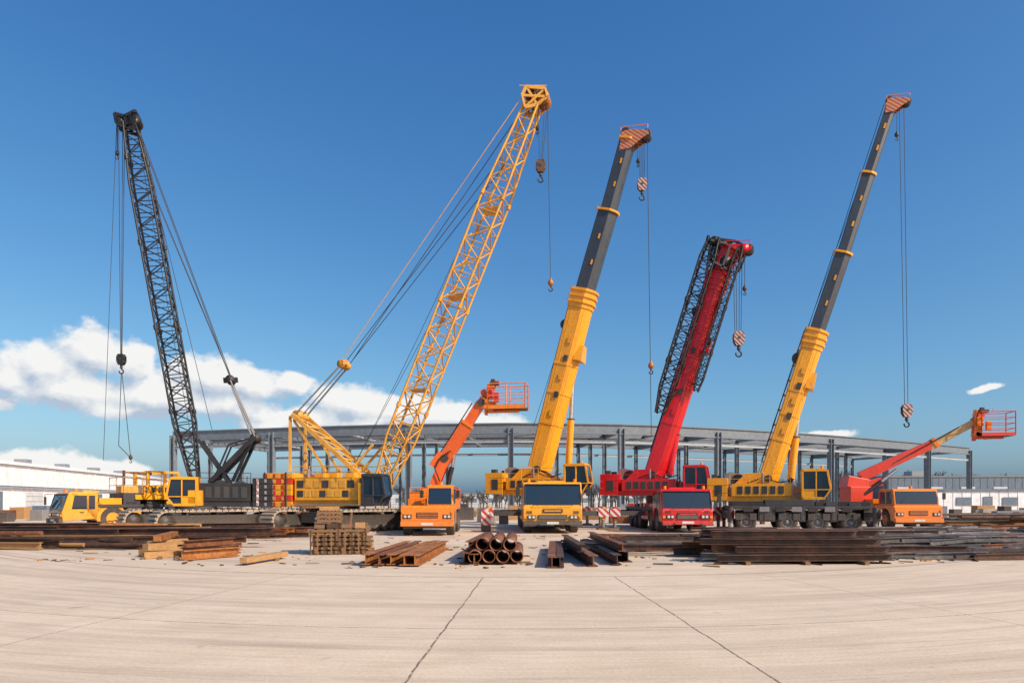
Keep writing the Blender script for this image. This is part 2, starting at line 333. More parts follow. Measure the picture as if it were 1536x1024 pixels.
def chassis(par,M,W,x0,x1,axles,R,pm,outr=(),reach=3.1,hub='mid_grey',deckz=1.3,stripe=True,pmdeck=None):
    mb=MB(M); w=W/2; pmdeck=pmdeck or pm
    mb.box(x0,x1,-.55,.55,.65,1.12,'dark_grey')
    mb.box(x0,x1,-w+.02,w-.02,deckz-.16,deckz,pmdeck)
    for x in axles:
        mb.box(x-.12,x+.12,-w+.3,w-.3,R-.12,R+.12,'black_paint')
        for sg in(-1,1):
            mb.box(x-R,x+R,sg*(w-.25)-.24,sg*(w-.25)+.24,deckz-.19,deckz-.165,'black_paint')
    xs=sorted(axles)
    for a,b in zip(xs[:-1],xs[1:]):
        if b-a>2*R+.35:
            for sg in(-1,1):
                mb.box(a+R+.08,b-R-.08,sg*(w-.3)-.28,sg*(w-.3)+.28,.55,deckz-.18,'dark_grey')
                mb.box(a+R+.15,b-R-.15,sg*(w-.01)-.015,sg*(w-.01)+.015,.62,deckz-.25,pm)
    mb.box(x0-.1,x0,-w+.1,w-.1,.7,deckz,'dark_grey')
    for sg in(-1,1):
        mb.box(x0-.13,x0-.1,sg*(w-.35)-.2,sg*(w-.35)+.2,.85,1.0,'red_paint')
        for i in range(int((x1-x0)/1.1)):
            mb.box(x0+.4+i*1.1,x0+.95+i*1.1,sg*(w-.3)-.22,sg*(w-.3)+.22,deckz+.002,deckz+.14+.12*random.random(),random.choice(['dark_grey','black_paint',pm]))
    for x in outr:
        mb.box(x-.2,x+.2,-w+.05,w-.05,.72,1.1,'dark_grey')
        for sg in(-1,1):
            mb.box(x-.14,x+.14,min(sg*(w-.1),sg*reach),max(sg*(w-.1),sg*reach),.8,1.06,'dark_grey')
            mb.cyl((x,sg*reach,.1),(x,sg*reach,1.25),.1,'mid_grey',12); mb.cyl((x,sg*reach,.55),(x,sg*reach,1.3),.14,pm,12)
            mb.box(x-.34,x+.34,sg*reach-.34,sg*reach+.34,.0,.09,'wood_dark'); mb.cyl((x,sg*reach,.09),(x,sg*reach,.14),.28,'dark_grey',16)
            if stripe: mb.box(x+.19,x+.215,sg*(reach)-.3,sg*(reach)+.3,.72,1.2,'stripe_rw')
    mb.make('chassis',par,.015)
    mb=MB(M)
    for x in axles:
        for sg in(-1,1): mb.wheel((x,sg*(w-.24),R),(0,sg,0),R,.46,hub)
    mb.make('wheels',par,0)
def teleupper(par,M,z0,pm,cwm,cabm='same',cwn=4,cww=2.7):
    mb=MB(M); cabm=pm if cabm=='same' else cabm
    mb.cyl((0,0,1.28),(0,0,z0+.02),1.0,'dark_grey',28)
    mb.box(-2.4,1.5,-1.25,1.25,z0,z0+.28,pm)
    for y in(-.75,.62):
        mb.prism([(-2.3,z0+.2),(-2.3,z0+.75),(-1.5,z0+1.55),(-.6,z0+1.55),(.3,z0+.95),(1.5,z0+.75),(1.5,z0+.2)],y,y+.13,pm)
    mb.box(-2.2,.9,-1.35,-.8,z0+.28,z0+.95,pm); mb.box(-2.2,.6,.8,1.35,z0+.28,z0+1.0,pm)
    for i in range(6): mb.box(-1.9+.42*i,-1.62+.42*i,-1.375,-1.352,z0+.4,z0+.82,'dark_grey')
    for i in range(cwn):
        h=1.25/cwn; mb.box(-3.5,-2.42,-cww/2,cww/2,z0+.05+h*i,z0+.03+h*(i+1),cwm)
    for y in(-.8,.8): mb.box(-3.3,-3.0,y-.15,y+.15,z0+1.28,z0+1.5,'dark_grey')
    mb.box(-3.1,-2.7,-cww/2-.02,-cww/2-.002,z0+.3,z0+.9,'dark_grey')
    mb.cyl((-1.9,-.5,z0+1.1),(-1.9,.5,z0+1.1),.42,'black_paint',18)
    mb.cyl((-2.3,-.5,z0+1.3),(-2.3,.5,z0+1.3),.34,'mid_grey',18)
    mb.cyl((-.6,-1.1,z0+.95),(-.6,-1.1,z0+1.55),.06,'mid_grey',8)
    mb.make('superstructure',par,.025)
    mb=MB(M); opcab(mb,1.35,2.75,-1.5,-.55,z0+.1,z0+1.65,cabm); mb.make('operator_cab',par,.012)
    mb=MB(M)
    mb.rail([(-2.3,-1.3,z0+.95),(.8,-1.3,z0+.95)],.55,'lattice_yellow' if pm!='red_paint' else 'red_paint',.018)
    mb.tube([(.9,-1.4,1.0),(.9,-1.4,z0+.9)],.02,'mid_grey'); mb.tube([(1.2,-1.4,1.0),(1.2,-1.4,z0+.9)],.02,'mid_grey')
    for i in range(6): mb.cyl((.9,-1.4,1.1+.25*i),(1.2,-1.4,1.1+.25*i),.015,'mid_grey',5)
    mb.tube([(-1.0,-.3,z0+1.4),(-.2,-.35,z0+.9),(.5,-.3,z0+1.1)],.03,'black_paint')
    mb.tube([(-1.4,-.8,z0+1.0),(-.6,-.9,z0+1.3),(.3,-.8,z0+1.0),(1.0,-.8,z0+1.2)],.03,'black_paint'); mb.make('rails_and_hoses',par,0)
def teleboom(par,hd,pts,secs,pm,collar,cyl0,cyl1):
    hdv=Vector((hd[0],hd[1],0)).normalized(); sd=hdv.cross(Vector((0,0,1)))
    mb=MB(); ax=(pts[-1]-pts[0]).normalized(); u=sd.cross(ax)
    if u.z<0: u=-u
    for i,(w,h,mt) in enumerate(secs):
        a,b=pts[i],pts[i+1]; d=(b-a).normalized()
        mb.oct(a-d*(.0 if i==0 else .5),b,w,h,mt,up=u)
        nn=3 if i==0 else 1
        for k in range(nn):
            e=b-d*(.12+.34*k); mb.oct(e-d*.05,e+d*.06,w*1.22,h*1.2,collar,up=u)
        if i==0:
            mb.oct(b-d*1.1,b-d*.1,w*1.1,h*1.08,mt,up=u)
            for k in (.25,.42,.58):
                e=a.lerp(b,k); mb.oct(e,e+d*.12,w*1.06,h*1.04,mt,up=u)
            e=a.lerp(b,.62); mb.bar(e-u*h*.5,e+d*.9-u*h*.5,w*.9,.5,mt,up=u,k1=.6)
            for k in range(5):
                e=a.lerp(b,.3+.1*k); mb.bar(e+sd*w*.54,e+sd*w*.54+d*.35,.03,.25,'dark_grey' if k%2 else mt,up=u)
            mb.tube([a.lerp(b,k)+u*(h*.5+.12)+sd*.15 for k in(.1,.4,.7,.98)],.03,'black_paint')
            e=a.lerp(b,.8); mb.cyl(e+u*(h*.5)-sd*.15,e+u*(h*.5)+sd*.25,.3,'dark_grey',16)
            for k in range(8):
                e=a.lerp(b,.15+.1*k); mb.bar(e+u*h*.5,e+u*(h*.5+.16),.12,.12,mt,up=ax)
            for k in(-.3,.3):
                mb.bar(a.lerp(b,.04)+sd*w*.505+u*h*k,b-d*1.2+sd*w*.505+u*h*k,.012,.035,mt,up=u)
        else:
            for k in (.3,.62):
                e=a.lerp(b,k); mb.bar(e+sd*w*.52,e+sd*w*.52+d*.28,.02,.10,'yellow_paint',up=u)
        mb.rope(a+u*(h*.5+.1),b+u*(h*.5+.12),.018)
    mb.cyl(pts[0]-sd*.75,pts[0]+sd*.75,.2,'dark_grey',14)
    mb.make('telescopic_boom',par,.03)
    mb=MB(); c0,c1=cyl0,cyl1; mid=c0.lerp(c1,.55)
    mb.cyl(c0,mid,.2,pm,16); mb.cyl(mid-(c1-c0).normalized()*.06,mid,.235,'dark_grey',16); mb.cyl(mid,c1,.12,'chrome',14)
    mb.cyl(c0-sd*.35,c0+sd*.35,.14,'dark_grey',12); mb.cyl(c1-sd*.35,c1+sd*.35,.14,'dark_grey',12)
    mb.make('luffing_cylinder',par,0)
    return sd,u
def boomhead(par,tip,sd,u,hd,ax,s,pm,stripe='stripe_ow'):
    mb=MB(); h=Vector((hd[0],hd[1],0)).normalized(); Z=Vector((0,0,1))
    for y in(-.32,.32):
        o=sd*(y*s)
        pr=[tip-ax*.75*s-h*.3*s,tip-ax*.75*s+h*.3*s,tip+h*.75*s-Z*.3*s,tip+h*1.15*s-Z*.12*s,tip+h*1.1*s+Z*.1*s,tip+h*.2*s+Z*.32*s,tip-h*.35*s+Z*.3*s]
        mb.slab([p+o for p in pr],.05,stripe)
    sheaves(mb,tip+h*.95*s-Z*.05*s,sd,.3*s,4,.13*s); sheaves(mb,tip-h*.2*s+Z*.35*s,sd,.24*s,3,.15*s,'rust_dark'); sheaves(mb,tip+h*.3*s+Z*.1*s,sd,.22*s,4,.15*s)
    mb.rail([tip-h*.4*s+Z*.33*s+sd*.38*s,tip+h*1.1*s+Z*.2*s+sd*.38*s],.2*s,pm,.022,False)
    mb.rail([tip-h*.4*s+Z*.33*s-sd*.38*s,tip+h*1.1*s+Z*.2*s-sd*.38*s],.2*s,pm,.022,False)
    mb.cyl(tip+Z*.3*s,tip+Z*.75*s,.02,'dark_grey',6); mb.bar(tip+h*.3*s+Z*.35*s-sd*.1,tip+h*.3*s+Z*.35*s+sd*.1,.2,.15,'dark_grey')
    mb.make('boom_head',par,.01)
# ================================================================ CRANES
HR=(.93,-.37)
def lerp(a,b,t): return a.lerp(b,t)
r6=root('mobile_crane',G(829,800)); M=frame(G(829,800),(0.02,-1))
frontcab(r6,M,2.95,2.58,'yellow_paint')
chassis(r6,M,2.85,-12.2,-2.3,(-1.5,-3.1,-6.6,-8.2,-9.8,-11.3),.6,'yellow_paint',outr=(-5.0,-12.0),reach=3.3)
T=P(824,760,40); M=frame((T.x,T.y,0),HR); teleupper(r6,M,2.0,'yellow_paint','yellow_paint')
pts=[P(811,704,40),P(879,436,39.2),P(914,316,38.8),P(944,208,38.4)]
sd,u=teleboom(r6,HR,pts,[(1.15,1.3,'yellow_paint'),(.9,1.05,'boom_grey'),(.74,.86,'boom_grey')],'yellow_paint','yellow_paint',P(852,716,39.8),P(860,555,39.6))
ax=(pts[-1]-pts[0]).normalized(); boomhead(r6,pts[-1],sd,u,HR,ax,1.0,'orange_paint')
mb=MB()
t=P(963,212,38.1)
for o in(-.14,-.05,.06,.15): mb.rope(t+Vector((o,o*.5,0)),P(963,270,38.1)+Vector((o*.8,0,0)),.016)
hook(mb,P(963,268,38.1),.72)
mb.rope(P(971,212,38),P(977,655,38),.02); ballhook(mb,P(976.5,542,38),.9,'rust_orange')
mb.rope(P(955,215,38.2),P(957,250,38.2),.018); ballhook(mb,P(957,238,38.2),.6,'dark_grey')
mb.rope(P(938,200,38.7),P(800,640,41),.015)
mb.make('hoist_ropes_and_hooks',r6)
# ---- red crane with folded lattice jib
r7=root('mobile_crane',G(1030,799)); M=frame(G(1031,799),(0,-1))
frontcab(r7,M,2.6,2.25,'red_paint',bumper='red_paint')
chassis(r7,M,2.55,-11.5,-2.3,(-1.5,-3.0,-6.4,-7.9,-9.5),.58,'red_paint',outr=(-4.7,-11.2),reach=3.0,pmdeck='dark_grey')
T=P(995,760,40.5); M=frame((T.x,T.y,0),HR); teleupper(r7,M,1.95,'red_paint','red_paint',cwn=3)
pts=[P(983,712,40.5),P(1080,410,39.5),P(1100,372,39.2)]
sd,u=teleboom(r7,HR,pts,[(1.05,1.15,'red_paint'),(1.0,1.1,'red_paint')],'red_paint','red_paint',P(1004,712,40.2),P(1024,600,40.0))
ax=(pts[-1]-pts[0]).normalized()
boomhead(r7,pts[-1]-ax*.2,sd,u,HR,ax,.95,'red_paint','red_paint')
mb=MB()
j0=P(992,622,40.2)+sd*.6; j1=P(1072,366,39.4)+sd*.6
mb.lattice(j0,j1,HR,.75,.85,20,'black_paint',.055,.032,3,2,.5,.7)
k0=P(1046,590,40)+sd*.8; k1=P(1112,378,39.2)+sd*.8
mb.lattice(k0,k1,HR,.4,.4,22,'black_paint',.04,.024,2,2,.6,.7)
for i in range(5):
    t=i/4; a=lerp(j0,j1,.05+.85*t); mb.bar(a,a-sd*1.1-u*.3,.09,.09,'black_paint')
for i in range(4):
    t=i/3; a=lerp(k0,k1,.05+.85*t); mb.bar(a,a-sd*.4+u*.4,.07,.07,'black_paint')
for a,b in ((P(1060,405,39.4),P(1072,358,39.2)),(P(1072,358,39.2),P(1104,362,39)),(P(1075,420,39.2),P(1090,372,39)),(P(1066,372,39.4),P(1112,384,39)),(P(1084,358,39.4),P(1070,395,39.4)),(P(1104,362,39),P(1123,372,38.8)),(P(1123,372,38.8),P(1108,408,38.9)),(P(1066,360,39),P(1060,410,39)),(P(1066,360,38.6),P(1090,366,38.6)),(P(1062,388,38.6),P(1098,408,38.6)),(P(1078,362,38.6),P(1062,400,38.6)),(P(1096,366,38.6),P(1082,404,38.6))):
    mb.bar(a,b,.12,.12,'black_paint')
sheaves(mb,P(1072,362,39),sd,.25,3,.15,'black_paint'); sheaves(mb,P(1088,392,38.7),sd,.3,2,.15,'dark_grey'); sheaves(mb,P(1116,373,38.7),sd,.26,3,.14,'red_paint')
mb.make('folded_lattice_jib',r7)
mb=MB()
for px in (1100,1104,1109,1113): mb.rope(P(px,395,38.8),P(1108+(px-1108)*.7,500,38.8),.018)
hook(mb,P(1108,497,38.8),.85); mb.rope(P(1117,380,38.7),P(1117,440,38.7),.018); ballhook(mb,P(1117,428,38.7),.7,'rust_dark')
mb.rope(P(1114,385,38.9),P(1045,575,40),.018)
mb.make('hoist_ropes_and_hooks',r7)
# ---- rough terrain crane on the right
o8=P(1200,752,37.5); r8=root('rough_terrain_crane',(o8.x,o8.y,0)); h8=(.97,-.24)
M=frame((P(1296,752,36.2).x,36.2,0),h8)
chassis(r8,M,2.7,-6.9,0,(-.9,-2.5,-4.0,-6.05),.52,'dark_grey',outr=(-.1,-6.95),reach=2.6,hub='mid_grey',deckz=1.38,stripe=True)
mb=MB(M)
mb.box(-2.6,.05,-1.2,1.2,1.382,1.6,'black_paint'); mb.box(-.3,.25,-1.25,1.25,.6,1.36,'dark_grey'); mb.box(-6.8,-5.2,-1.3,1.3,1.382,1.62,'black_paint')
for i in range(7): mb.box(-6.2+.8*i,-5.7+.8*i,-1.42,-1.36,1.06,1.32,'mid_grey' if i%2 else 'black_paint')
for i in range(9): mb.box(-6.6+.72*i,-6.25+.72*i,-1.38,-1.33,.62,.98,'dark_grey')
mb.box(-5.1,-2.7,-1.3,-.6,1.382,1.7,'dark_grey')
mb.make('deck_boxes',r8,.02)
T=P(1162,760,38); M=frame((T.x,T.y,0),HR); teleupper(r8,M,1.62,'yellow_paint','yellow_paint',cwn=3)
pts=[P(1153,718,38),P(1226,496,37.4),P(1266,378,37),P(1304,259,36.8),P(1338,157,36.6)]
sd,u=teleboom(r8,HR,pts,[(1.0,1.05,'yellow_paint'),(.72,.8,'boom_grey'),(.58,.66,'boom_grey'),(.46,.54,'boom_grey')],'yellow_paint','yellow_paint',P(1186,720,37.8),P(1200,600,37.6))
ax=(pts[-1]-pts[0]).normalized(); boomhead(r8,pts[-1],sd,u,HR,ax,.72,'orange_paint')
mb=MB(); mb.rope(P(1349,160,36.4),P(1357,608,36.4),.016); mb.rope(P(1356,160,36.4),P(1362,608,36.4),.016)
hook(mb,P(1360,606,36.4),.72); mb.rope(P(1346,160,36.4),P(1345,208,36.4),.016); ballhook(mb,P(1345,198,36.4),.6,'dark_grey')
mb.rope(P(1335,150,36.7),P(1158,640,38.5),.014)
mb.make('hoist_ropes_and_hooks',r8)
# ---------------------------------------------------------------- crawler cranes
def crawler(par,M,L=6.2,gauge=3.9,R=.52,W=.85,body='black_paint'):
    mb=MB(M)
    for sg in(-1,1):
        y=sg*gauge/2; a=L/2-R
        path=[];N=9
        n1=15
        for i in range(n1): path.append((-a+2*a*i/n1,0,0))
        for i in range(N): t=-math.pi/2+math.pi*i/N; path.append((a+R*math.cos(t),R+R*math.sin(t),t+math.pi/2))
        for i in range(n1): path.append((a-2*a*i/n1,2*R,math.pi))
        for i in range(N): t=math.pi/2+math.pi*i/N; path.append((-a+R*math.cos(t),R+R*math.sin(t),t+math.pi/2))
        for i in range(len(path)):
            x0,z0,_=path[i]; x1,z1,_=path[(i+1)%len(path)]
            d=Vector((x1-x0,0,z1-z0)); c=Vector(((x0+x1)/2,y,(z0+z1)/2)); dn=d.normalized(); nrm=Vector((dn.z,0,-dn.x))
            mb.ext(c-dn*d.length*.44,c+dn*d.length*.44,[(-W/2,-.045),(W/2,-.045),(W/2,.045),(-W/2,.045)],'track_steel',up=nrm)
            mb.ext(c-dn*.05+nrm*.06,c+dn*.05+nrm*.06,[(-W/2,-.04),(W/2,-.04),(W/2,.04),(-W/2,.04)],'track_steel',up=nrm)
        mb.box(-a,a,y-W*.3,y+W*.3,.22,2*R-.2,body)
        for x in(-a,a): mb.lathe((x,y,R),(0,1,0),[(.02,-W*.36),(R*.45,-W*.36),(R*.5,-W*.3),(R*.85,-W*.3),(R*.85,W*.3),(R*.5,W*.3),(R*.45,W*.36),(.02,W*.36)],body,18)
        for i in range(8):
            x=-a+.45+i*(2*a-.9)/7; mb.lathe((x,y,.22),(0,1,0),[(.01,-W*.35),(.17,-W*.35),(.17,W*.35),(.01,W*.35)],'dark_grey',12)
        for i in range(3):
            x=-a*.6+i*a*.6; mb.cyl((x,y-W*.3,2*R-.12),(x,y+W*.3,2*R-.12),.08,'dark_grey',10)
    mb.box(-1.1,1.1,-gauge/2+.2,gauge/2-.2,.45,1.0,body); mb.box(-1.9,1.9,-.9,.9,.5,1.05,body)
    mb.cyl((0,0,1.0),(0,0,1.35),1.0,'dark_grey',26)
    mb.make('crawler_tracks',par,0)
D3=38
o=P(318,752,D3); r3=root('crawler_crane',(o.x,o.y,0))
o2=P(312,752,D3+.3); crawler(r3,frame((o2.x,37.0,0),(-.66,-.75)),L=6.2,gauge=4.1,R=.56,W=1.0)
H3=(-.97,-.24); M=frame((o.x,o.y,0),H3)
mb=MB(M)
mb.box(-3.6,1.1,-1.3,1.3,1.32,1.62,'black_paint')
mb.box(-2.2,.3,-1.35,-.5,1.62,2.55,'black_paint'); mb.box(-2.2,.5,.45,1.35,1.62,2.6,'black_paint'); mb.box(-1.6,.9,-.45,.45,1.62,2.2,'dark_grey')
for i in range(5): mb.box(-2.0+.45*i,-1.7+.45*i,1.352,1.375,1.8,2.4,'dark_grey')
mb.make('superstructure',r3,.03)
mb=MB(M)
for i in range(5):
    for j in range(3):
        mb.box(-3.65,-2.3,-1.5+j*1.02,-1.5+j*1.02+.94,1.3+.32*i,1.6+.32*i,'black_paint')
    for y in (-1.52,1.5):
        for k in range(3): mb.box(-3.45+.42*k,-3.33+.42*k,y-.012,y+.012,1.36+.32*i,1.54+.32*i,'mid_grey')
for y in(-1.52,1.46): mb.box(-2.62,-2.5,y-.03,y+.03,1.35,2.85,'stripe_rw')
mb.box(-3.69,-3.66,1.1,1.3,1.35,2.85,'stripe_rw')
mb.make('counterweight',r3,.025)
mb=MB(M); opcab(mb,.45,1.95,.75,1.65,1.38,2.85,'yellow_paint')
mb.box(.2,.9,.7,1.68,1.38,2.2,'yellow_paint')
mb.make('operator_cab',r3,.012)
mb=MB(M)
mb.rail([(-2.2,1.35,2.6),(.4,1.35,2.6)],.55,'black_paint',.018)
mb.cyl((-.5,-.45,2.4),(-.5,.45,2.4),.4,'dark_grey',18); mb.cyl((-1.5,-.45,2.4),(-1.5,.45,2.4),.36,'dark_grey',18)
mb.tube([(-2.0,.9,2.55),(-2.0,.9,3.0)],.07,'mid_grey')
mb.make('winches_and_rails',r3,0)
sd3=Vector((H3[0],H3[1],0)).normalized().cross(Vector((0,0,1)))
mb=MB(); f=P(293,722,37.8); tip=P(196,186,36.9)
mb.lattice(f,tip,H3,1.0,1.0,30,'black_paint',.062,.034,5,5,.35,.6)
mb.make('lattice_boom',r3)
mb=MB()
sheaves(mb,P(203,184,36.8),sd3,.33,4,.16,'black_paint'); sheaves(mb,P(182,184,36.8),sd3,.26,4,.16,'black_paint')
for y in(-.35,.35):
    o=sd3*y
    for a,b in((P(204,200,36.9),P(206,172,36.9)),(P(204,198,36.9),P(178,190,36.9)),(P(178,190,36.9),P(175,176,36.9)),(P(206,172,36.9),P(190,180,36.9)),(P(190,180,36.9),P(175,176,36.9)),(P(190,180,36.9),P(196,196,36.9))): mb.bar(a+o,b+o,.12,.16,'black_paint')
mb.bar(P(206,174,36.9)-sd3*.5,P(206,174,36.9)+sd3*.5,.15,.15,'black_paint'); mb.bar(P(200,170,36.9),P(206,174,36.9),.3,.2,'black_paint')
mb.make('boom_head',r3)
mb=MB()
for y in(-.75,.75):
    o=sd3*y
    mb.bar(P(318,724,38)+o,P(384,657,38.4)+o,.2,.24,'black_paint'); mb.bar(P(352,722,38.5)+o,P(381,660,38.5)+o,.13,.15,'black_paint')
    mb.bar(P(300,660,38)+o*.7,P(345,724,38.4)+o*.7,.14,.16,'black_paint'); mb.bar(P(322,722,38)+o*.7,P(345,668,38.2)+o*.7,.09,.09,'black_paint')
    mb.bar(P(345,668,38.2)+o*.7,P(384,657,38.4)+o,.08,.08,'black_paint')
    mb.rope(P(384,657,38.4)+o*.6,P(347,572,38.1)+o*.5,.045,'mid_grey'); mb.rope(P(378,655,38.4)+o*.3,P(345,572,38.1)+o*.2,.035,'mid_grey')
    mb.rope(P(346,566,38.1)+o*.5,tip+o*.5+Vector((.3,0,.0)),.022); mb.rope(P(346,566,38.1)+o*.2,lerp(f,tip,.82)+Vector((.45,0,.2))+o*.4,.018)
for k in range(5):
    t=k/4; mb.bar(lerp(P(318,724,38),P(384,657,38.4),t)-sd3*.75,lerp(P(318,724,38),P(384,657,38.4),t)+sd3*.75,.1,.1,'black_paint')
mb.bar(P(340,572,38.1)-sd3*.4,P(352,568,38.1)+sd3*.4,.3,.3,'black_paint'); sheaves(mb,P(346,570,38.1),sd3,.25,4,.18,'dark_grey'); sheaves(mb,P(384,657,38.4),sd3,.28,4,.2,'dark_grey')
mb.make('mast_and_pendants',r3)
mb=MB()
mb.rope(P(178,186,36.7),P(181,536,36.7),.018); mb.rope(P(187,186,36.7),P(183,536,36.7),.018); mb.rope(P(184,186,36.7),P(182,536,36.7),.016)
hook(mb,P(182,531,36.7),.62,'black_paint')
mb.rope(P(176,188,36.8),P(176,232,36.8),.03); ballhook(mb,P(176,226,36.8),.6,'black_paint')
mb.rope(P(175,186,36.9),P(155,690,37),.014)
mb.rope(P(182,560,36.7),P(178,668,36.7),.018); mb.rope(P(183,560,36.7),P(196,686,36.7),.018)
mb.rope(P(207,190,36.9),P(318,644,37.9),.016); mb.rope(P(204,190,37),P(300,730,38),.014)
mb.tube([P(178,668,36.7),P(196,686,36.7)],.02,'rope'); ballhook(mb,P(196,682,36.7),.55,'rust_dark')
mb.make('hoist_ropes_and_hooks',r3)
# ---- yellow crawler crane
D4=38; o=P(520,752,D4); r4=root('crawler_crane',(o.x,o.y,0))
crawler(r4,frame((P(516,752,38).x,37.2,0),(-.55,-.83)),L=6.2,gauge=4.3,R=.56,W=1.0)
H4=(.97,-.24); M=frame((o.x,o.y,0),H4)
mb=MB(M)
mb.box(-3.9,1.9,-1.3,1.3,1.35,1.68,'yellow_paint'); mb.box(-2.35,1.5,-1.45,-.5,1.68,2.9,'yellow_paint'); mb.box(-2.3,1.5,.5,1.45,1.68,3.0,'yellow_paint')
mb.box(-2.1,.9,-.5,.5,1.68,2.4,'dark_grey')
for i in range(8): mb.box(-2.2+.45*i,-1.83+.45*i,-1.47,-1.452,1.85,2.2,'lattice_yellow' if i%3 else 'dark_grey')
for i in range(7): mb.box(-2.2+.5*i,-1.8+.5*i,-1.475,-1.452,2.35,2.75,'lattice_yellow' if i%3 else 'dark_grey')
mb.box(-2.4,1.6,-1.75,-1.45,1.4,1.46,'mid_grey')
mb.make('superstructure',r4,.025)
mb=MB(M)
for i in range(6):
    for j in range(2):
        mb.box(-4.25,-2.5,-1.55+j*1.58,-.02+j*1.58,1.32+.31*i,1.61+.31*i,'yellow_paint' if (i in(0,2,3,5)) else 'red_orange')
    for k in range(3): mb.box(-4.1+.5*k,-3.95+.5*k,-1.575,-1.552,1.36+.31*i,1.57+.31*i,'red_paint' if i in(0,2,3,5) else 'lattice_yellow')
for k in (-4.1,-2.8): mb.bar((k,-1.59,1.3),(k,-1.59,3.2),.03,.1,'dark_grey',up=(1,0,0))
mb.make('counterweight',r4,.02)
mb=MB(M); opcab(mb,1.75,3.05,-1.7,-.8,1.4,3.0,'dark_grey'); mb.box(1.55,1.8,-1.7,-.8,1.4,2.6,'yellow_paint'); mb.make('operator_cab',r4,.012)
mb=MB(M)
mb.rail([(-2.3,-1.6,2.9),(1.4,-1.6,2.9)],.6,'lattice_yellow',.022); mb.rail([(-2.3,1.4,3.0),(1.4,1.4,3.0)],.6,'lattice_yellow',.022)
mb.cyl((.3,-.5,2.5),(.3,.5,2.5),.45,'dark_grey',18); mb.cyl((-.9,-.5,2.5),(-.9,.5,2.5),.4,'dark_grey',18)
mb.tube([(-1.8,-1.,2.9),(-1.8,-1.,3.35)],.08,'mid_grey')
for x in(-1.2,-.4,.6): mb.box(x,x+.5,-1.3,-.7,2.9,3.15,'yellow_paint')
mb.make('winches_and_rails',r4,0)
sd4=Vector((H4[0],H4[1],0)).normalized().cross(Vector((0,0,1)))
mb=MB(); f=P(567,745,37.6); tip=P(799,160,36.2)
mb.lattice(f,tip,H4,1.25,1.2,26,'lattice_yellow',.068,.038,4,6,.45,.6)
for t in (.28,.52,.74):
    a=lerp(f,tip,t); mb.bar(a-sd4*.5,a+sd4*.5,.9,.08,'lattice_yellow')
mb.make('lattice_boom',r4)
mb=MB()
for y in(-.42,.42):
    o=sd4*y; A=[P(790,168,36.2),P(808,164,36.2),P(823,152,36.1),P(820,140,36.1),P(792,137,36.2),P(786,150,36.2)]
    for a,b in zip(A,A[1:]+A[:1]): mb.bar(a+o,b+o,.1,.16,'lattice_yellow')
    mb.bar(A[5]+o,A[2]+o,.08,.12,'lattice_yellow'); mb.bar(A[4]+o,A[1]+o,.08,.12,'lattice_yellow'); mb.bar(A[0]+o,A[3]+o,.08,.12,'lattice_yellow')
    mb.rope(P(782,136,36.2)+o,P(822,136,36.2)+o,.04,'lattice_yellow')
sheaves(mb,P(815,150,36.1),sd4,.36,5,.17,'rust_orange'); sheaves(mb,P(795,143,36.2),sd4,.28,4,.17,'rust_dark'); sheaves(mb,P(803,155,36.2),sd4,.26,4,.17,'rust_dark')
mb.bar(P(790,134,36.2),P(806,134,36.2),.5,.1,'lattice_yellow')
mb.make('boom_head',r4)
mb=MB()
for y in(-.8,.8):
    o=sd4*y
    mb.bar(P(560,722,37.8)+o,P(450,624,38.6)+o,.2,.22,'lattice_yellow'); mb.bar(P(447,708,38.6)+o,P(447,626,38.7)+o,.13,.15,'lattice_yellow')
    mb.bar(P(452,632,38.6)+o,P(500,708,38.4)+o,.1,.12,'lattice_yellow'); mb.bar(P(535,705,38)+o*.8,P(567,668,37.8)+o*.8,.12,.12,'lattice_yellow')
    mb.rope(P(452,622,38.6)+o*.7,P(514,552,38)+o*.5,.05,'mid_grey'); mb.rope(P(458,622,38.6)+o*.3,P(518,552,38)+o*.25,.035,'mid_grey')
    mb.rope(P(519,543,38)+o*.6,P(790,145,36.2)+o*.5,.022,'lattice_yellow' if y>0 else 'rope'); mb.rope(P(521,545,38)+o*.3,lerp(f,tip,.85)+Vector((-.3,0,.3))+o*.5,.022)
for k in range(7):
    a=lerp(P(560,722,37.8),P(450,624,38.6),k/6); b=lerp(P(560,722,37.8),P(450,624,38.6),min(1,(k+1)/6)); mb.bar(a-sd4*.8,a+sd4*.8,.1,.1,'lattice_yellow')
    if k<6: mb.bar(a-sd4*.8,b+sd4*.8,.06,.06,'lattice_yellow')
mb.bar(P(511,549,38)-sd4*.4,P(523,545,38)+sd4*.4,.25,.25,'orange_paint'); sheaves(mb,P(516,547,38),sd4,.25,5,.16,'lattice_yellow'); sheaves(mb,P(451,624,38.6),sd4,.3,5,.2,'lattice_yellow')
mb.make('mast_and_pendants',r4)
mb=MB()
mb.rope(P(807,160,36),P(810,246,36),.016); mb.rope(P(822,155,36),P(813,246,36),.016); mb.rope(P(817,155,36),P(812,246,36),.016)
hook(mb,P(811,240,36),.7,'rust_dark'); mb.rope(P(821,150,36),P(826,425,36),.018); ballhook(mb,P(826,418,36),.85,'rust_orange')
mb.rope(P(806,165,36.1),P(806,205,36.1),.02); ballhook(mb,P(806,188,36.1),.6,'dark_grey')
mb.rope(P(782,160,36.2),P(535,690,37.9),.014,sag=.5); mb.rope(lerp(f,tip,.5)+Vector((-.6,0,.3)),P(530,700,38),.014)
mb.make('hoist_ropes_and_hooks',r4)
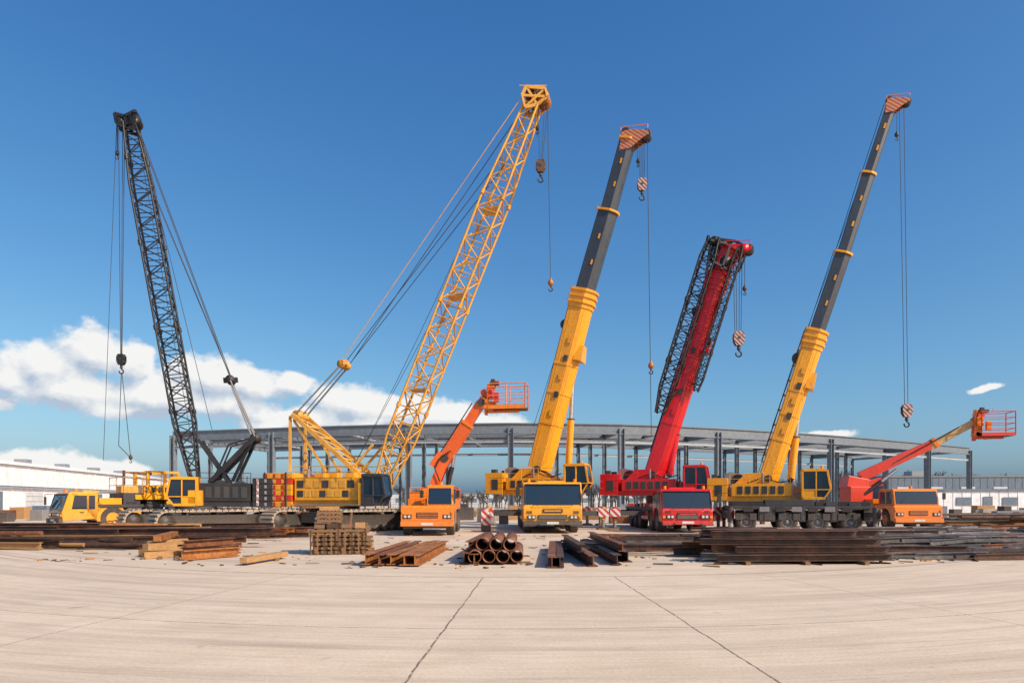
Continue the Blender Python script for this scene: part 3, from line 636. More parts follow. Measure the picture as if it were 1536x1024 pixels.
# ================================================================ BOOM LIFT TRUCKS
def basket(par,c,hd,w,d,h,mat,extra='dark_grey'):
    M=frame(c,hd); mb=MB(M)
    mb.box(-w/2,w/2,-d/2,d/2,-.06,.02,'dark_grey'); mb.box(-w/2,w/2,-d/2-.02,-d/2-.001,-.06,.14,mat); mb.box(-w/2,w/2,d/2+.001,d/2+.02,-.06,.14,mat)
    cs=[(-w/2,-d/2,0),(w/2,-d/2,0),(w/2,d/2,0),(-w/2,d/2,0),(-w/2,-d/2,0)]
    mb.rail(cs,h,mat,.03)
    for a,b in zip(cs[:-1],cs[1:]):
        a=Vector(a);b=Vector(b); U=Vector((0,0,1))
        mb.cyl(a+U*h*.75,b+U*h*.75,.02,mat,6); mb.cyl(a+U*h*.27,b+U*h*.27,.02,mat,6)
    mb.box(-w/2-.12,-w/2+.2,-.3,.3,.55,1.1,extra); mb.box(-w/2-.05,-w/2+.3,-.25,.25,1.1,1.25,mat)
    mb.box(-w/2+.3,-w/2+.55,-d/2+.05,-d/2+.3,.3,.8,extra)
    mb.box(-w/2+.05,-w/2+.5,-.28,.1,h-.02,h+.16,'dark_grey'); mb.box(-w/2+.1,-w/2+.3,-.2,.0,h+.16,h+.3,'rust_dark')
    mb.bar((-w/2+.6,-d/2,h),(-w/2+.6,-d/2,h+.18),.05,.05,extra,up=(1,0,0))
    mb.box(-w/2-.25,-w/2-.12,-.15,.15,-.3,.6,mat); mb.box(-w/2-.1,w/2-.4,-.1,.1,-.2,-.065,mat)
    mb.make('work_platform',par,.01)
def halfcab(par,M,W,pm,cy0,cy1,Hh,zl=1.42,L=7,hub='mid_grey',axles=(-1.1,-4.9,-6.1),R=.55):
    w=W/2; mb=MB(M)
    ar=[p for p in arc(axles[0],R,R+.12,180,0,8) if p[1]>=.5]
    mb.prism([(0,.5),(.05,.75),(.05,zl-.12),(-.08,zl),(-2.3,zl),(-2.3,.5)]+ar,-w,w,pm)
    mb.box(-L,-2.35,-w+.1,w-.1,1.0,1.2,'dark_grey'); mb.box(-L+.2,-2.5,-w,-w+.7,1.2,1.75,pm); mb.box(-L+.2,-2.5,w-.7,w,1.2,1.75,pm)
    for i in range(4):
        for y in(-w-.01,w+.01): mb.box(-3.5-.95*i,-2.75-.95*i,y-.012,y+.012,1.28,1.68,pm)
    mb.box(-L,-2.3,-.5,.5,.55,.99,'black_paint')
    for sg in(-1,1): mb.box(-4.0,-2.7,sg*(w-.3)-.28,sg*(w-.3)+.28,.5,.98,'dark_grey')
    mb.make('truck_body',par,.035)
    mb=MB(M); a=zl
    mb.prism([(-.1,a),(-.3,Hh-.1),(-.42,Hh),(-1.9,Hh),(-2.0,Hh-.1),(-2.0,a)],cy0,cy1,pm)
    mb.make('cab_body',par,.04)
    mb=MB(M)
    def fx(z): return -.1-.2*(z-a)/(Hh-.1-a)
    z0,z1=a+.06,Hh-.14
    mb.slab([(fx(z0),cy0+.08,z0),(fx(z0),cy1-.08,z0),(fx(z1),cy1-.1,z1),(fx(z1),cy0+.1,z1)],.02,'glass')
    for y,sg in((cy0,-1),(cy1,1)):
        for x0,x1 in((-.42,-1.05),(-1.15,-1.85)):
            q=[(x0,y,a+.08),(x1,y,a+.08),(x1,y,Hh-.16),(x0-.08,y,Hh-.16)]
            if ((Vector(q[1])-Vector(q[0])).cross(Vector(q[2])-Vector(q[0]))).y*sg<0: q.reverse()
            mb.slab(q,.012,'glass')
        mb.tube([(-.3,y,Hh-.1),(-.05,y+sg*.22,Hh-.15),(-.05,y+sg*.22,Hh-.6)],.016,'black_paint'); mb.box(-.1,-.03,y+sg*.22-.08,y+sg*.22+.08,Hh-.6,Hh-.25,'black_paint')
    mb.bar((fx(z0)+.04,cy0+.3,z0),(fx(z0+.4)+.04,cy0+.6,z0+.36),.02,.02,'black_paint')
    mb.cyl((-.8,(cy0+cy1)/2,Hh),(-.8,(cy0+cy1)/2,Hh+.16),.08,'amber',10)
    for sg in(-1,1):
        mb.box(.04,.085,sg*(w-.3)-.2,sg*(w-.3)+.2,.82,1.0,'black_paint')
        for q in(-.09,.09): mb.cyl((.07,sg*(w-.3)+q,.91),(.11,sg*(w-.3)+q,.91),.065,'light_lens',10)
        mb.box(.04,.09,sg*(w-.08)-.05,sg*(w-.08)+.05,1.05,1.15,'amber')
    mb.box(.04,.075,-.5,.5,.84,1.1,'black_paint')
    for i in range(3): mb.box(.07,.09,-.47,.47,.88+.075*i,.905+.075*i,pm)
    mb.box(-.02,.2,-w,w,.46,.68,pm); mb.box(.2,.212,-.28,.28,.5,.62,'white_paint'); mb.box(-.02,.1,-w+.1,w-.1,.36,.455,'black_paint')
    mb.make('cab_fittings',par,.006)
    mb=MB(M)
    for x in axles:
        for sg in(-1,1): mb.wheel((x,sg*(w-.2),R),(0,sg,0),R,.4,hub)
    mb.make('wheels',par)
o=G(641,803.5); r5=root('boom_lift_truck',o); M=frame(o,(.03,-1))
halfcab(r5,M,2.45,'orange_paint',-.05,1.2,2.38)
mb=MB(M); mb.cyl((-4.2,0,1.2),(-4.2,0,1.75),.6,'dark_grey',20); mb.box(-5.0,-3.6,-.7,.7,1.75,2.3,'orange_paint'); mb.box(-5.9,-5.0,-.9,.9,1.4,2.2,'red_orange'); mb.box(-3.3,-2.6,-1.1,-.4,1.42,2.1,'orange_paint')
mb.rail([(-2.4,-1.1,1.5),(-2.4,0,1.5)],.8,'orange_paint',.025)
mb.box(-5.4,-4.2,.75,1.3,1.76,2.3,'arm_orange'); mb.box(-4.0,-3.0,.8,1.2,1.76,2.05,'dark_grey'); mb.rail([(-6.6,1.15,1.75),(-2.7,1.15,1.75)],.5,'red_orange',.02)
mb.make('turntable',r5,.03)
mb=MB(); D5=36
a0,a1,a2,a3=P(652,728,D5),P(668,688,D5),P(722,604,D5-.3),P(742,612,D5-.4)
S5=Vector((0,-1,0))
for o in(-.32,.32):
    mb.bar(a0+S5*o,a1+S5*o,.12,.5,'arm_orange',up=(1,0,0))
mb.bar(P(650,700,D5),P(664,680,D5),.75,.45,'arm_orange')
mb.bar(lerp(a1,a2,-.1),lerp(a1,a2,.62),.5,.62,'arm_orange'); mb.bar(lerp(a1,a2,.3),a2,.4,.46,'arm_orange'); mb.bar(lerp(a1,a2,.6),lerp(a1,a2,.64),.58,.7,'orange_paint')
mb.cyl(P(676,716,D5),lerp(a1,a2,.3),.09,'chrome',10); mb.cyl(P(672,726,D5),P(678,700,D5),.13,'black_paint',12)
mb.tube([lerp(a1,a2,t)+Vector((-.28,-.25,.25)) for t in(0,.3,.6,.9)],.035,'black_paint')
mb.tube([P(660,722,D5-.5),P(652,702,D5-.5),P(662,684,D5-.5),P(676,676,D5-.4)],.04,'black_paint')
mb.bar(a2+Vector((-.15,0,.1)),a3,.4,.5,'orange_paint'); mb.cyl(a2-S5*.3,a2+S5*.3,.2,'dark_grey',12); mb.cyl(a1-S5*.42,a1+S5*.42,.2,'dark_grey',12)
mb.bar(P(724,585,D5),P(732,610,D5),.3,.4,'arm_orange',up=(0,1,0))
mb.make('lift_arm',r5,.02)
basket(r5,P(762,613,35.6),(1,-.18),1.95,1.1,1.25,'orange_paint','red_orange')
o=G(1377,795.5); r9=root('boom_lift_truck',o); M=frame(o,(-.06,-1))
halfcab(r9,M,2.55,'orange_paint',-1.2,1.2,2.32,zl=1.4,hub='orange_paint',L=6.6,axles=(-1.1,-3.0,-5.8),R=.56)
mb=MB(); D9=42
mb.bar(P(1268,742,D9),P(1300,742,D9),1.4,1.0,'red_orange'); mb.bar(P(1266,722,D9),P(1298,728,D9),1.1,.7,'red_orange'); mb.bar(P(1270,718,D9),P(1276,732,D9),.9,.3,'dark_grey')
mb.cyl(Vector((P(1284,0,D9).x,D9,1.0)),P(1284,755,D9),.6,'dark_grey',18); mb.make('turntable',r9,.03)
b0,b1,b2,b3=P(1278,732,D9),P(1330,706,41.6),P(1402,664,41),P(1460,634,40.4)
mb=MB()
mb.bar(b0+Vector((0,-.3,0)),P(1318,722,41.8)+Vector((0,-.3,0)),.3,.5,'red_orange'); mb.bar(P(1290,715,41.8),b2,.5,.62,'red_orange',k1=.8); mb.bar(lerp(b1,b2,.7),b3,.36,.4,'cream_paint')
mb.bar(lerp(b1,b2,.96),b2+(b2-b1)*.03,.52,.6,'orange_paint'); mb.cyl(P(1300,738,41.4),P(1345,704,41.2),.1,'chrome',10); mb.cyl(P(1296,741,41.4),P(1322,722,41.3),.14,'black_paint',12)
mb.tube([lerp(b1,b3,t)+Vector((0,-.3,.3)) for t in(0,.25,.5,.8)],.035,'black_paint')
mb.bar(b3,P(1470,626,40.2),.4,.5,'red_orange'); mb.bar(P(1464,655,40.2),P(1468,615,40.2),.3,.45,'orange_paint',up=(1,0,0)); mb.bar(P(1462,650,40.2),P(1480,656,40.2),.3,.25,'orange_paint')
mb.make('lift_arm',r9,.02)
basket(r9,P(1491,653,40),(1,-.2),1.75,1.1,1.35,'red_orange','orange_paint')
# ---- left truck crane
o=G(84,796); r2=root('truck_crane',o); M=frame(o,(-.66,-.75))
frontcab(r2,M,2.3,2.12,'yellow_paint',L=1.7,ax=-2.4,R=.66,low=.55)
chassis(r2,M,2.4,-7.4,-1.7,(-2.45,-4.7,-6.6),.66,'yellow_paint',hub='yellow_paint',deckz=1.45,pmdeck='dark_grey')
mb=MB(M)
mb.box(-2.9,-1.75,-1.15,1.15,1.452,1.8,'yellow_paint'); mb.box(-3.9,-3.0,-1.1,1.1,1.452,2.1,'dark_grey')
mb.cyl((-4.9,0,1.45),(-4.9,0,1.72),.9,'dark_grey',20); mb.box(-6.2,-3.6,-1.2,1.2,1.72,2.0,'yellow_paint'); mb.box(-6.2,-5.2,-1.2,0,2.0,2.6,'yellow_paint')
mb.box(-6.0,-4.1,.2,1.15,2.0,2.55,'yellow_paint')
mb.box(-7.5,-6.4,-1.2,1.2,1.55,2.3,'yellow_paint'); mb.box(-7.2,-6.9,-1.21,1.21,1.65,2.15,'red_orange')
for x,y in((-4.4,1.0),(-6.1,1.0),(-4.4,-.9),(-6.1,-.9)): mb.box(x,x+.18,y,y+.18,2.0,3.25,'yellow_paint')
mb.box(-6.1,-4.22,1.0,1.18,3.25,3.4,'lattice_yellow'); mb.box(-6.1,-4.22,-.9,-.72,3.25,3.4,'lattice_yellow')
mb.box(-3.8,-2.9,.3,1.1,2.1,2.5,'lattice_yellow')
for i in range(5): mb.box(-5.8+.36*i,-5.6+.36*i,1.152,1.172,2.15,2.45,'dark_grey')
mb.make('crane_deck',r2,.025)
mb=MB(M); mb.rail([(-4.0,1.1,2.1),(-3.0,1.1,2.1),(-3.0,-1.1,2.1)],.9,'lattice_yellow',.025); mb.rail([(-6.0,1.1,2.55),(-4.1,1.1,2.55)],.8,'lattice_yellow',.025)
mb.bar((-4.6,-.4,2.1),(-7.2,-.3,2.5),.55,.55,'yellow_paint'); mb.bar((-3.2,.6,2.2),(-3.2,.6,3.4),.12,.12,'rust_dark'); mb.bar((-3.2,.6,3.3),(-4.6,.9,3.2),.1,.1,'rust_orange')
mb.make('rails_and_jib',r2,.01)
# ================================================================ STEEL FRAME BUILDING
rb=root('steel_frame_building',(0,95,0))
EV=[(258,647),(370,643),(480,639),(620,635.5),(768,634),(900,635),(1000,638),(1120,644),(1240,652),(1350,661),(1456,671)]
ZE=12.0
def ev(px,z=ZE):
    for (a,ya),(b,yb) in zip(EV[:-1],EV[1:]):
        if a<=px<=b:
            y=ya+(yb-ya)*(px-a)/(b-a); break
    D=(ZE-H)*F/(HY-y); return Vector(((px-CX)*D/F,D,z))
cols=[260,334,408,510,613,690,766,848,932,1004,1077,1160,1246,1320,1392,1454]
rows=[0,9,18,27]
mb=MB(); fr=[ev(c,0) for c in cols]
grid=[]
for ri,r in enumerate(rows):
    row=[]
    for i,p in enumerate(fr):
        a=fr[max(0,i-1)];b=fr[min(len(fr)-1,i+1)]; t=(b-a).normalized(); n=Vector((-t.y,t.x,0))
        q=p+Vector((n.x*.6,n.y,0)).normalized()*r; row.append(q)
        main=(i%2==0) or i in(15,)
        if main or (ri>0 and random.random()<.35):
            w=.75 if ri==0 else .5
            mb.ib(q,q+Vector((0,0,ZE-.6)),w,w,'frame_steel',up=t)
            mb.bar(q,q+Vector((0,0,.35)),w*1.4,w*1.4,'concrete_block')
    grid.append(row)
Z=Vector((0,0,1))
for ri,row in enumerate(grid):
    zz=ZE-.7+ (0 if ri==0 else .1)
    for a,b in zip(row[:-1],row[1:]):
        mb.ib(a+Z*zz,b+Z*zz,.45,1.4 if ri==0 else .85,'frame_steel' ,tw=.06)
        if ri in(0,3): mb.ib(a+Z*(zz-1.7),b+Z*(zz-1.7),.22,.4,'frame_steel_light')
for i in range(len(fr)):
    for r in range(len(rows)-1):
        a=grid[r][i]+Z*(ZE-.75);b=grid[r+1][i]+Z*(ZE-.75)
        mb.ib(a,b,.35,.85 if i%2==0 else .45,'frame_steel_light' if i%2 else 'frame_steel')
for i in range(len(fr)-1):
    for r in range(len(rows)-1):
        for t in(.2,.4,.6,.8):
            mb.bar(lerp(grid[r][i],grid[r+1][i],t)+Z*(ZE-.15),lerp(grid[r][i+1],grid[r+1][i+1],t)+Z*(ZE-.15),.16,.34,'frame_steel_light' if t<.5 else 'frame_steel')
    if i in(1,6,10):
        mb.cyl(grid[0][i]+Z*(ZE-1),grid[1][i+1]+Z*(ZE-1),.05,'frame_steel',6); mb.cyl(grid[0][i+1]+Z*(ZE-1),grid[1][i]+Z*(ZE-1),.05,'frame_steel',6)
mb.make('steel_frame',rb)
# ================================================================ BACKGROUND BUILDINGS
def wallbox(mb,a,b,depth,h,mat,roofm,rib=.9):
    a=Vector(a);b=Vector(b); d=(b-a).normalized(); n=Vector((-d.y,d.x,0)); L=(b-a).length
    mb.M=Matrix(((d.x,n.x,0,a.x),(d.y,n.y,0,a.y),(0,0,1,0),(0,0,0,1)))
    mb.box(0,L,0,depth,0,h,mat); mb.box(-.15,L+.15,-.15,depth+.15,h,h+.35,roofm)
    for i in range(int(L/rib)): mb.box(i*rib+.2,i*rib+.26,-.05,0,.3,h-.05,mat)
    return L
rw=root('white_warehouse',(-60,90,0)); mb=MB()
wallbox(mb,(-52,58,0),(-68,140,0),40,5.7,'white_clad','white_clad',4.5)
for i in range(9):
    x=3+9*i; mb.box(x,x+4,-.09,-.055,.02,2.7,'grey_clad' if i%3==1 else 'roof_clad')
    for k in range(4): mb.box(x,x+4,-.11,-.092,.4+.6*k,.44+.6*k,'mid_grey')
mb.box(0,83,-.4,-.16,3.2,3.35,'grey_clad'); mb.box(0,83,-.22,-.16,5.62,5.7,'mid_grey')
for i in range(7): mb.box(8+11*i,9.4+11*i,4,5.4,6.06,7.0,'galv'); mb.cyl((12+11*i,6,6.06),(12+11*i,6,7.0),.35,'galv',12)
mb.make('walls_and_roof',rw)
rg=root('grey_warehouse',(110,160,0)); mb=MB()
wallbox(mb,(86,158,0),(175,150,0),40,7.2,'grey_clad','mid_grey',1.5)
for i in range(12): mb.box(3+7*i,6+7*i,-.1,-.06,3.8,5.0,'roof_clad')
for i in range(6): mb.box(6+13*i,10+13*i,-.12,-.06,.05,3.2,'mid_grey')
mb.box(10,14,8,12,7.6,9,'galv'); mb.make('walls_and_roof',rg)
rg2=root('low_white_building',(70,80,0)); mb=MB()
wallbox(mb,(58,94,0),(105,90,0),12,3.0,'white_clad','grey_clad',1.2)
for i in range(7): mb.box(3+6*i,5+6*i,-.1,-.06,1.1,2.2,'grey_clad')
for i in range(3): mb.box(6.5+13*i,7.7+13*i,-.1,-.06,.02,2.3,'grey_clad')
mb.make('walls_and_roof',rg2)
rg3=root('distant_factory_building',(10,240,0)); mb=MB()
wallbox(mb,(-60,235,0),(60,235,0),30,4.2,'roof_clad','mid_grey',2)
for i in range(14): mb.box(4+8*i,8+8*i,-.12,-.06,1.4,2.8,'grey_clad')
mb.make('walls_and_roof',rg3)
mb=MB()
for i in range(70):
    x=-70+2.5*i; p=Vector((x,122+.006*x*x,0)); q=Vector((x+2.5,122+.006*(x+2.5)**2,0))
    mb.cyl(p,p+Z*2.2,.045,'galv',6)
    for z in(.15,1.1,2.1): mb.cyl(p+Z*z,q+Z*z,.025,'galv',5)
    for k in range(6): s_=lerp(p,q,k/6); mb.cyl(s_+Z*.1,s_+Z*2.1,.012,'galv',4)
mb.make('perimeter_fence',None,org=Vector((0,122,0)))
# ---------------------------------------------------------------- bare trees
def tree(mb,p,h,rnd):
    def br(a,d,L,r,lv):
        b=a+d*L; mb.cyl(a,b,r,'bark',3,k1=.6,caps=False)
        if lv==0: return
        for i in range(4 if lv>1 else 6):
            t=rnd.uniform(.35,1.0); q=a.lerp(b,t)
            nd=(d+Vector((rnd.uniform(-1,1),rnd.uniform(-1,1),rnd.uniform(-.2,.7)))*.75).normalized()
            br(q,nd,L*rnd.uniform(.5,.75),max(r*.58,.035),lv-1)
    br(Vector(p),Vector((rnd.uniform(-.1,.1),rnd.uniform(-.1,.1),1)).normalized(),h*.42,h*.028,3)
mb=MB(); rnd=random.Random(3)
for i in range(300):
    y=rnd.uniform(140,180); x=rnd.uniform(-.42,.52)*y; tree(mb,(x,y,0),rnd.uniform(4.8,8.0)*(1+.35*math.sin(x*.11)),rnd)
for i in range(50): tree(mb,(rnd.uniform(95,185),rnd.uniform(203,215),0),rnd.uniform(10,14),rnd)
mb.make('bare_tree_row',None,org=Vector((0,160,0)))
# ================================================================ YARD MATERIAL
def ibundle(items,mat):
    mb=MB(); o=None
    for it in items:
        a,b,hh,ww=it[:4]; mt=it[4] if len(it)>4 else mat
        o=o or Vector(a); mb.ib(a,b,ww,hh,mt,tf=hh*.09,tw=ww*.1)
    return mb,o
def gp(px,py,z=0.0): g=G(px,py); return Vector((g.x,g.y,z))
it=[]
for k,(x0,y0,x1,y1) in enumerate(((548,849,612,824),(568,849.5,628,824),(586,849,644,824.5))):
    it.append((gp(x0,y0,.17),gp(x1,y1,.17),.26,.22,'rust_orange' if k!=1 else 'rust'))
for (x0,y0,x1,y1) in ((606,850,655,823),(622,850,668,823.5)): it.append((gp(x0,y0,.17),gp(x1,y1,.17),.26,.24,'rust_orange'))
mb,o=ibundle(it,'rust_orange')
for k in(.25,.75): mb.bar(lerp(gp(542,849,.0),gp(610,824),k)+Z*.02,lerp(gp(636,849,0),gp(668,823),k)+Z*.02,.1,.04,'wood_dark')
mb.make('steel_beam_bundle',None,org=Vector((o.x,o.y,0)))
mb=MB()
def pipe(a,b,r,mat='rust'):
    d=(b-a).normalized(); n=18
    mb.lathe(a,d,[(r*.86,(b-a).length),(r*.86,0),(r,0),(r,(b-a).length),(r*.86,(b-a).length)],mat,n)
R=.17; L=3.4; c=gp(752,847)
for row,(n,off) in enumerate(((4,0),(3,.5))):
    for i in range(n):
        x=c.x-.72+(i+off)*2*R*1.04+.05; z=R+.05+row*R*1.74
        j=random.uniform(-.2,.2); pipe(Vector((x,c.y+j,z)),Vector((x+.05,c.y+L+j,z)),R,random.choice(['rust','rust_dark','rust']))
mb.box(c.x-1.1,c.x+.75,c.y+.5,c.y+.6,0,.045,'wood_dark'); mb.box(c.x-1.1,c.x+.75,c.y+2.6,c.y+2.7,0,.045,'wood_dark')
mb.make('pipe_stack',None,org=Vector((c.x,c.y,0)))
it=[(gp(696,846,.16),gp(728,820,.16),.28,.24),(gp(711,848,.16),gp(738,822,.16),.28,.24),(gp(703,843,.44),gp(732,821,.44),.22,.2)]
mb,o=ibundle(it,'rust'); mb.make('steel_beam_bundle',None,org=Vector((o.x,o.y,0)))
it=[(gp(828,852,.15),gp(829,823,.15),.26,.22),(gp(840,852,.15),gp(838,823,.15),.26,.2,'rust_dark'),(gp(890,850,.15),gp(846,822,.15),.28,.24),(gp(872,845,.4),gp(846,823,.4),.2,.2,'rust_dark'),(gp(926,848,.15),gp(878,819,.15),.26,.22,'rust_dark'),(gp(942,843,.15),gp(892,817,.15),.3,.24,'rust_dark'),(gp(934,845,.42),gp(885,818,.42),.2,.2,'rust')]
mb,o=ibundle(it,'rust'); mb.make('steel_beam_bundle',None,org=Vector((o.x,o.y,0)))
mb=MB(); rnd=random.Random(11)
for k in range(4):
    for j in range(7-k):
        y=17.5+j*.5+k*.25; xc=(1195-CX)/F*18.1+rnd.uniform(-.45,.45); hl=rnd.uniform(1.9,2.6)-(k*.12); sk=rnd.uniform(-.14,.14)
        mb.ib((xc-hl,y-sk,.17+k*.19),(xc+hl,y+sk,.17+k*.19),.26,.165,rnd.choice(['rust','rust_dark','rust_dark','rust_dark','rust_grey']))
for x in(5.9,7.4,8.9): mb.box(x,x+.12,17.2,21.0,0,.085,'wood_dark')
mb.make('steel_beam_stack',None,org=Vector((7.5,19,0)))
mb=MB()
def litter(mb,n,y0,y1,p0,p1,L0,L1,sa,zs,zstep,mats,hh,ww,pib=.6,a0=0.0):
    for k in range(n):
        y=rnd.uniform(y0,y1); px=rnd.uniform(p0,p1); x=(px-CX)/F*y; L=rnd.uniform(L0,L1); a=a0+rnd.gauss(0,sa)
        z=hh*.55+zstep*rnd.choice(zs)
        p=Vector((x-L/2*math.cos(a),y-L/2*math.sin(a),z)); q=Vector((x+L/2*math.cos(a),y+L/2*math.sin(a),z+rnd.uniform(0,.04)))
        r_=rnd.random(); mt=rnd.choice(mats); f_=rnd.uniform(.7,1.15)
        if r_<pib: mb.ib(p,q,ww*f_,hh*f_,mt)
        elif r_<pib+.2: mb.cyl(p,q,hh*.35*f_,mt,10)
        else: mb.bar(p,q,ww*f_,hh*.6*f_,mt)
litter(mb,70,19.5,30,950,1310,1.5,5.5,.16,[0,0,1,1,2],.15,['rust','rust_dark','rust_grey','rust_dark','rust_dark','rust_grey'],.19,.15)
mb.make('steel_beam_pile',None,org=Vector((7,24,0)))
mb=MB(); litter(mb,22,18.6,22,1340,1560,1.0,3.6,.3,[0,0,1],.13,['rust','rust_dark','rust_grey','rust_grey'],.17,.14)
mb.make('steel_offcuts',None,org=Vector((13,20,0)))
mb=MB(); litter(mb,130,21,34,1330,1660,1.5,5,.25,[0,0,1,2,2],.13,['rust_grey','rust_grey','mid_grey','rust_dark','dark_grey','rust','rust_grey'],.17,.14,.45)
mb.make('scrap_metal_pile',None,org=Vector((17,26,0)))
mb=MB(); litter(mb,70,38,50,1430,1620,3,8,.12,[0,1,2,3],.2,['rust_dark','rust','rust_grey','wood_dark','rust_dark'],.22,.2,.7)
mb.make('steel_beam_pile',None,org=Vector((30,43,0)))
mb=MB(); litter(mb,80,22.5,33,-60,270,3,8,.1,[0,0,1,1,2],.2,['rust','rust_dark','rust','rust_orange','rust_dark','rust_dark','wood'],.24,.2,.7,-.04)
mb.make('steel_beam_pile',None,org=Vector((-17,27,0)))
mb=MB(); litter(mb,20,28,31.5,290,450,3,5,.06,[0,1,2],.2,['rust','rust_dark','rust_orange'],.22,.18,.8)
mb.make('steel_beam_pile',None,org=Vector((-12,29,0)))
mb=MB()
for (x0,y0,x1,y1,z) in ((214,838,280,834,.1),(212,834,275,828,.1),(218,836,262,832,.3),(225,830,282,824,.3),(230,826,270,820,.1),(236,832,262,822,.5)):
    mb.bar(gp(x0,y0,z),gp(x1,y1,z),.22,.18,rnd.choice(['wood','rust_orange','wood']))
for i in range(3): mb.bar(gp(215+25*i,839,.03),gp(222+24*i,822,.03),.1,.06,'wood_dark')
mb.make('timber_stack',None,org=Vector((-11.8,20,0)))
mb=MB()
for i in range(4): mb.ib(gp(272+2*i,841-5*i,.15),gp(356+2*i,834-4.5*i,.15),.24,.26,'rust_orange' if i%2==0 else 'rust')
mb.ib(gp(276,837,.4),gp(350,830,.4),.2,.2,'rust'); mb.make('steel_beam_bundle',None,org=Vector((-9.3,19.5,0)))
mb=MB(); mb.bar(gp(365,848,.13),gp(427,837,.13),.2,.14,'wood'); mb.bar(gp(367,846,.03),gp(374,843,.03),.1,.05,'wood_dark'); mb.bar(gp(415,841,.03),gp(420,836,.03),.1,.05,'wood_dark'); mb.make('timber_plank',None,org=gp(396,843))
rp=root('pallet_stack',gp(510,836)); mb=MB(); M=frame(gp(511,829),(.98,.2)); mb.M=M
def pallet(z,w,d,ox,oy,mt):
    for i in range(7): mb.box(-w/2+ox+i*w/6.5,-w/2+ox+i*w/6.5+w*.11,-d/2+oy,d/2+oy,z+.1,z+.122,mt)
    for j in range(3): mb.box(-w/2+ox,w/2+ox,-d/2+oy+j*(d-.09)/2,-d/2+oy+j*(d-.09)/2+.09,z+.022,z+.1,'wood_dark')
    for i in range(3): mb.box(-w/2+ox+i*(w-.12)/2,-w/2+ox+i*(w-.12)/2+.12,-d/2+oy,d/2+oy,z,z+.021,mt)
for i in range(6): pallet(.0+.13*i,1.75+rnd.uniform(-.12,.08),1.3,rnd.uniform(-.08,.08),rnd.uniform(-.08,.08),'wood' if i%3==1 else 'wood_dark')
for k,x in enumerate((-.75,-.35,.05,.45)):
    for q in(0,1): mb.box(x,x+.3,-.55+q*.6,-.1+q*.6,.79,.9+.05*(k%2),rnd.choice(['wood','wood_dark','rust_dark']))
for i in range(3): pallet(.95+.125*i,.72,.8,-.32,0,'wood_dark')
mb.box(-.62,-.05,-.3,.3,1.33,1.45,'wood'); mb.bar((.3,-.5,.8),(.35,-.4,1.25),.06,.06,'rust'); mb.bar((.75,-.5,.0),(.8,-.5,.95),.06,.06,'wood_dark')
for i in range(9): mb.box(-.86+.2*i,-.82+.2*i,-.76,-.72,.0,.78-.1*rnd.random(),'wood_dark' if i%2 else 'rust_dark')
mb.make('pallets',rp,.004)
for (px,py,w_) in ((729,797,.5),(1108,795,.45)):
    g=gp(px,py); mb=MB(frame(g,(1,0)))
    mb.box(-w_/2,w_/2,-.25,.25,.05,.4,'black_paint'); mb.box(-w_/2,w_/2,-.28,-.252,.35,1.15,'stripe_rw'); mb.box(-w_/2,w_/2,-.25,.25,0.0,.05,'dark_grey'); mb.box(-.05,.05,-.25,-.15,.4,1.1,'dark_grey')
    mb.make('striped_barrier_board',None,.01,org=Vector(g))
mb=MB()
for k in range(170):
    y=rnd.uniform(48,88); x=rnd.uniform(-.78,.8)*y; s=rnd.uniform(.3,1.3)
    if x<-50: x+=20
    mb.box(x,x+s*rnd.uniform(.6,2.2),y,y+s,0,s*rnd.uniform(.4,1.1),rnd.choice(['rust_dark','wood','wood_dark','mid_grey','dark_grey','rust','concrete_block','grey_clad']))
mb.make('stacked_yard_supplies',None,.02,org=Vector((0,70,0)))
mb=MB()
for k in range(420):
    y=16.2+18*rnd.random()**1.4; x=rnd.uniform(-.8,.8)*y; s=rnd.uniform(.02,.08); a=rnd.uniform(0,3.1)
    d=Vector((math.cos(a),math.sin(a),0)); p=Vector((x,y+.026*x*x*.5,s*.3)); mb.bar(p,p+d*s*rnd.uniform(1,7),s,s*.5,rnd.choice(['rust_dark','wood','concrete_block','rust','wood_dark','dark_grey']),k1=.7)
mb.make('ground_debris',None,org=Vector((0,25,0)))
# ================================================================ GROUND
m,nt,b=nmat('concrete_ground'); v=tco(nt)
s=nt.nodes.new('ShaderNodeSeparateXYZ'); nt.links.new(v,s.inputs[0]); X,Y=s.outputs[0],s.outputs[1]
vv=mth(nt,'SUBTRACT',Y,mth(nt,'MULTIPLY',mth(nt,'MULTIPLY',X,X),.026))
cmb=nt.nodes.new('ShaderNodeCombineXYZ'); nt.links.new(X,cmb.inputs[0]); nt.links.new(vv,cmb.inputs[1]); C=cmb.outputs[0]
big=noise(nt,v,.16,5,.6); mid=noise(nt,v,1.1,6,.65); fine=noise(nt,v,22,4,.7)
streak=noise(nt,mapping(nt,C,(.22,3.2,1)),1.0,7,.7,.3); streak2=noise(nt,mapping(nt,C,(.6,14,1)),1.0,5,.65)
base=ramp(nt,mid.outputs[0],[(.3,(.56,.45,.325)),(.55,(.63,.515,.385)),(.75,(.67,.555,.42))])
base=mixc(nt,ramp(nt,big.outputs[0],[(.4,0),(.62,.5)]),base,(.53,.425,.31))
base=mixc(nt,1.0,base,ramp(nt,streak.outputs[0],[(.3,.78),(.5,1.0),(.7,1.04)]),'MULTIPLY')
base=mixc(nt,1.0,base,ramp(nt,streak2.outputs[0],[(.3,.87),(.55,1.02)]),'MULTIPLY')
base=mixc(nt,1.0,base,ramp(nt,fine.outputs[0],[(.25,.84),(.6,1.04)]),'MULTIPLY')
wob=mth(nt,'MULTIPLY',mth(nt,'SUBTRACT',noise(nt,v,1.5,5,.7).outputs[0],.5),.08)
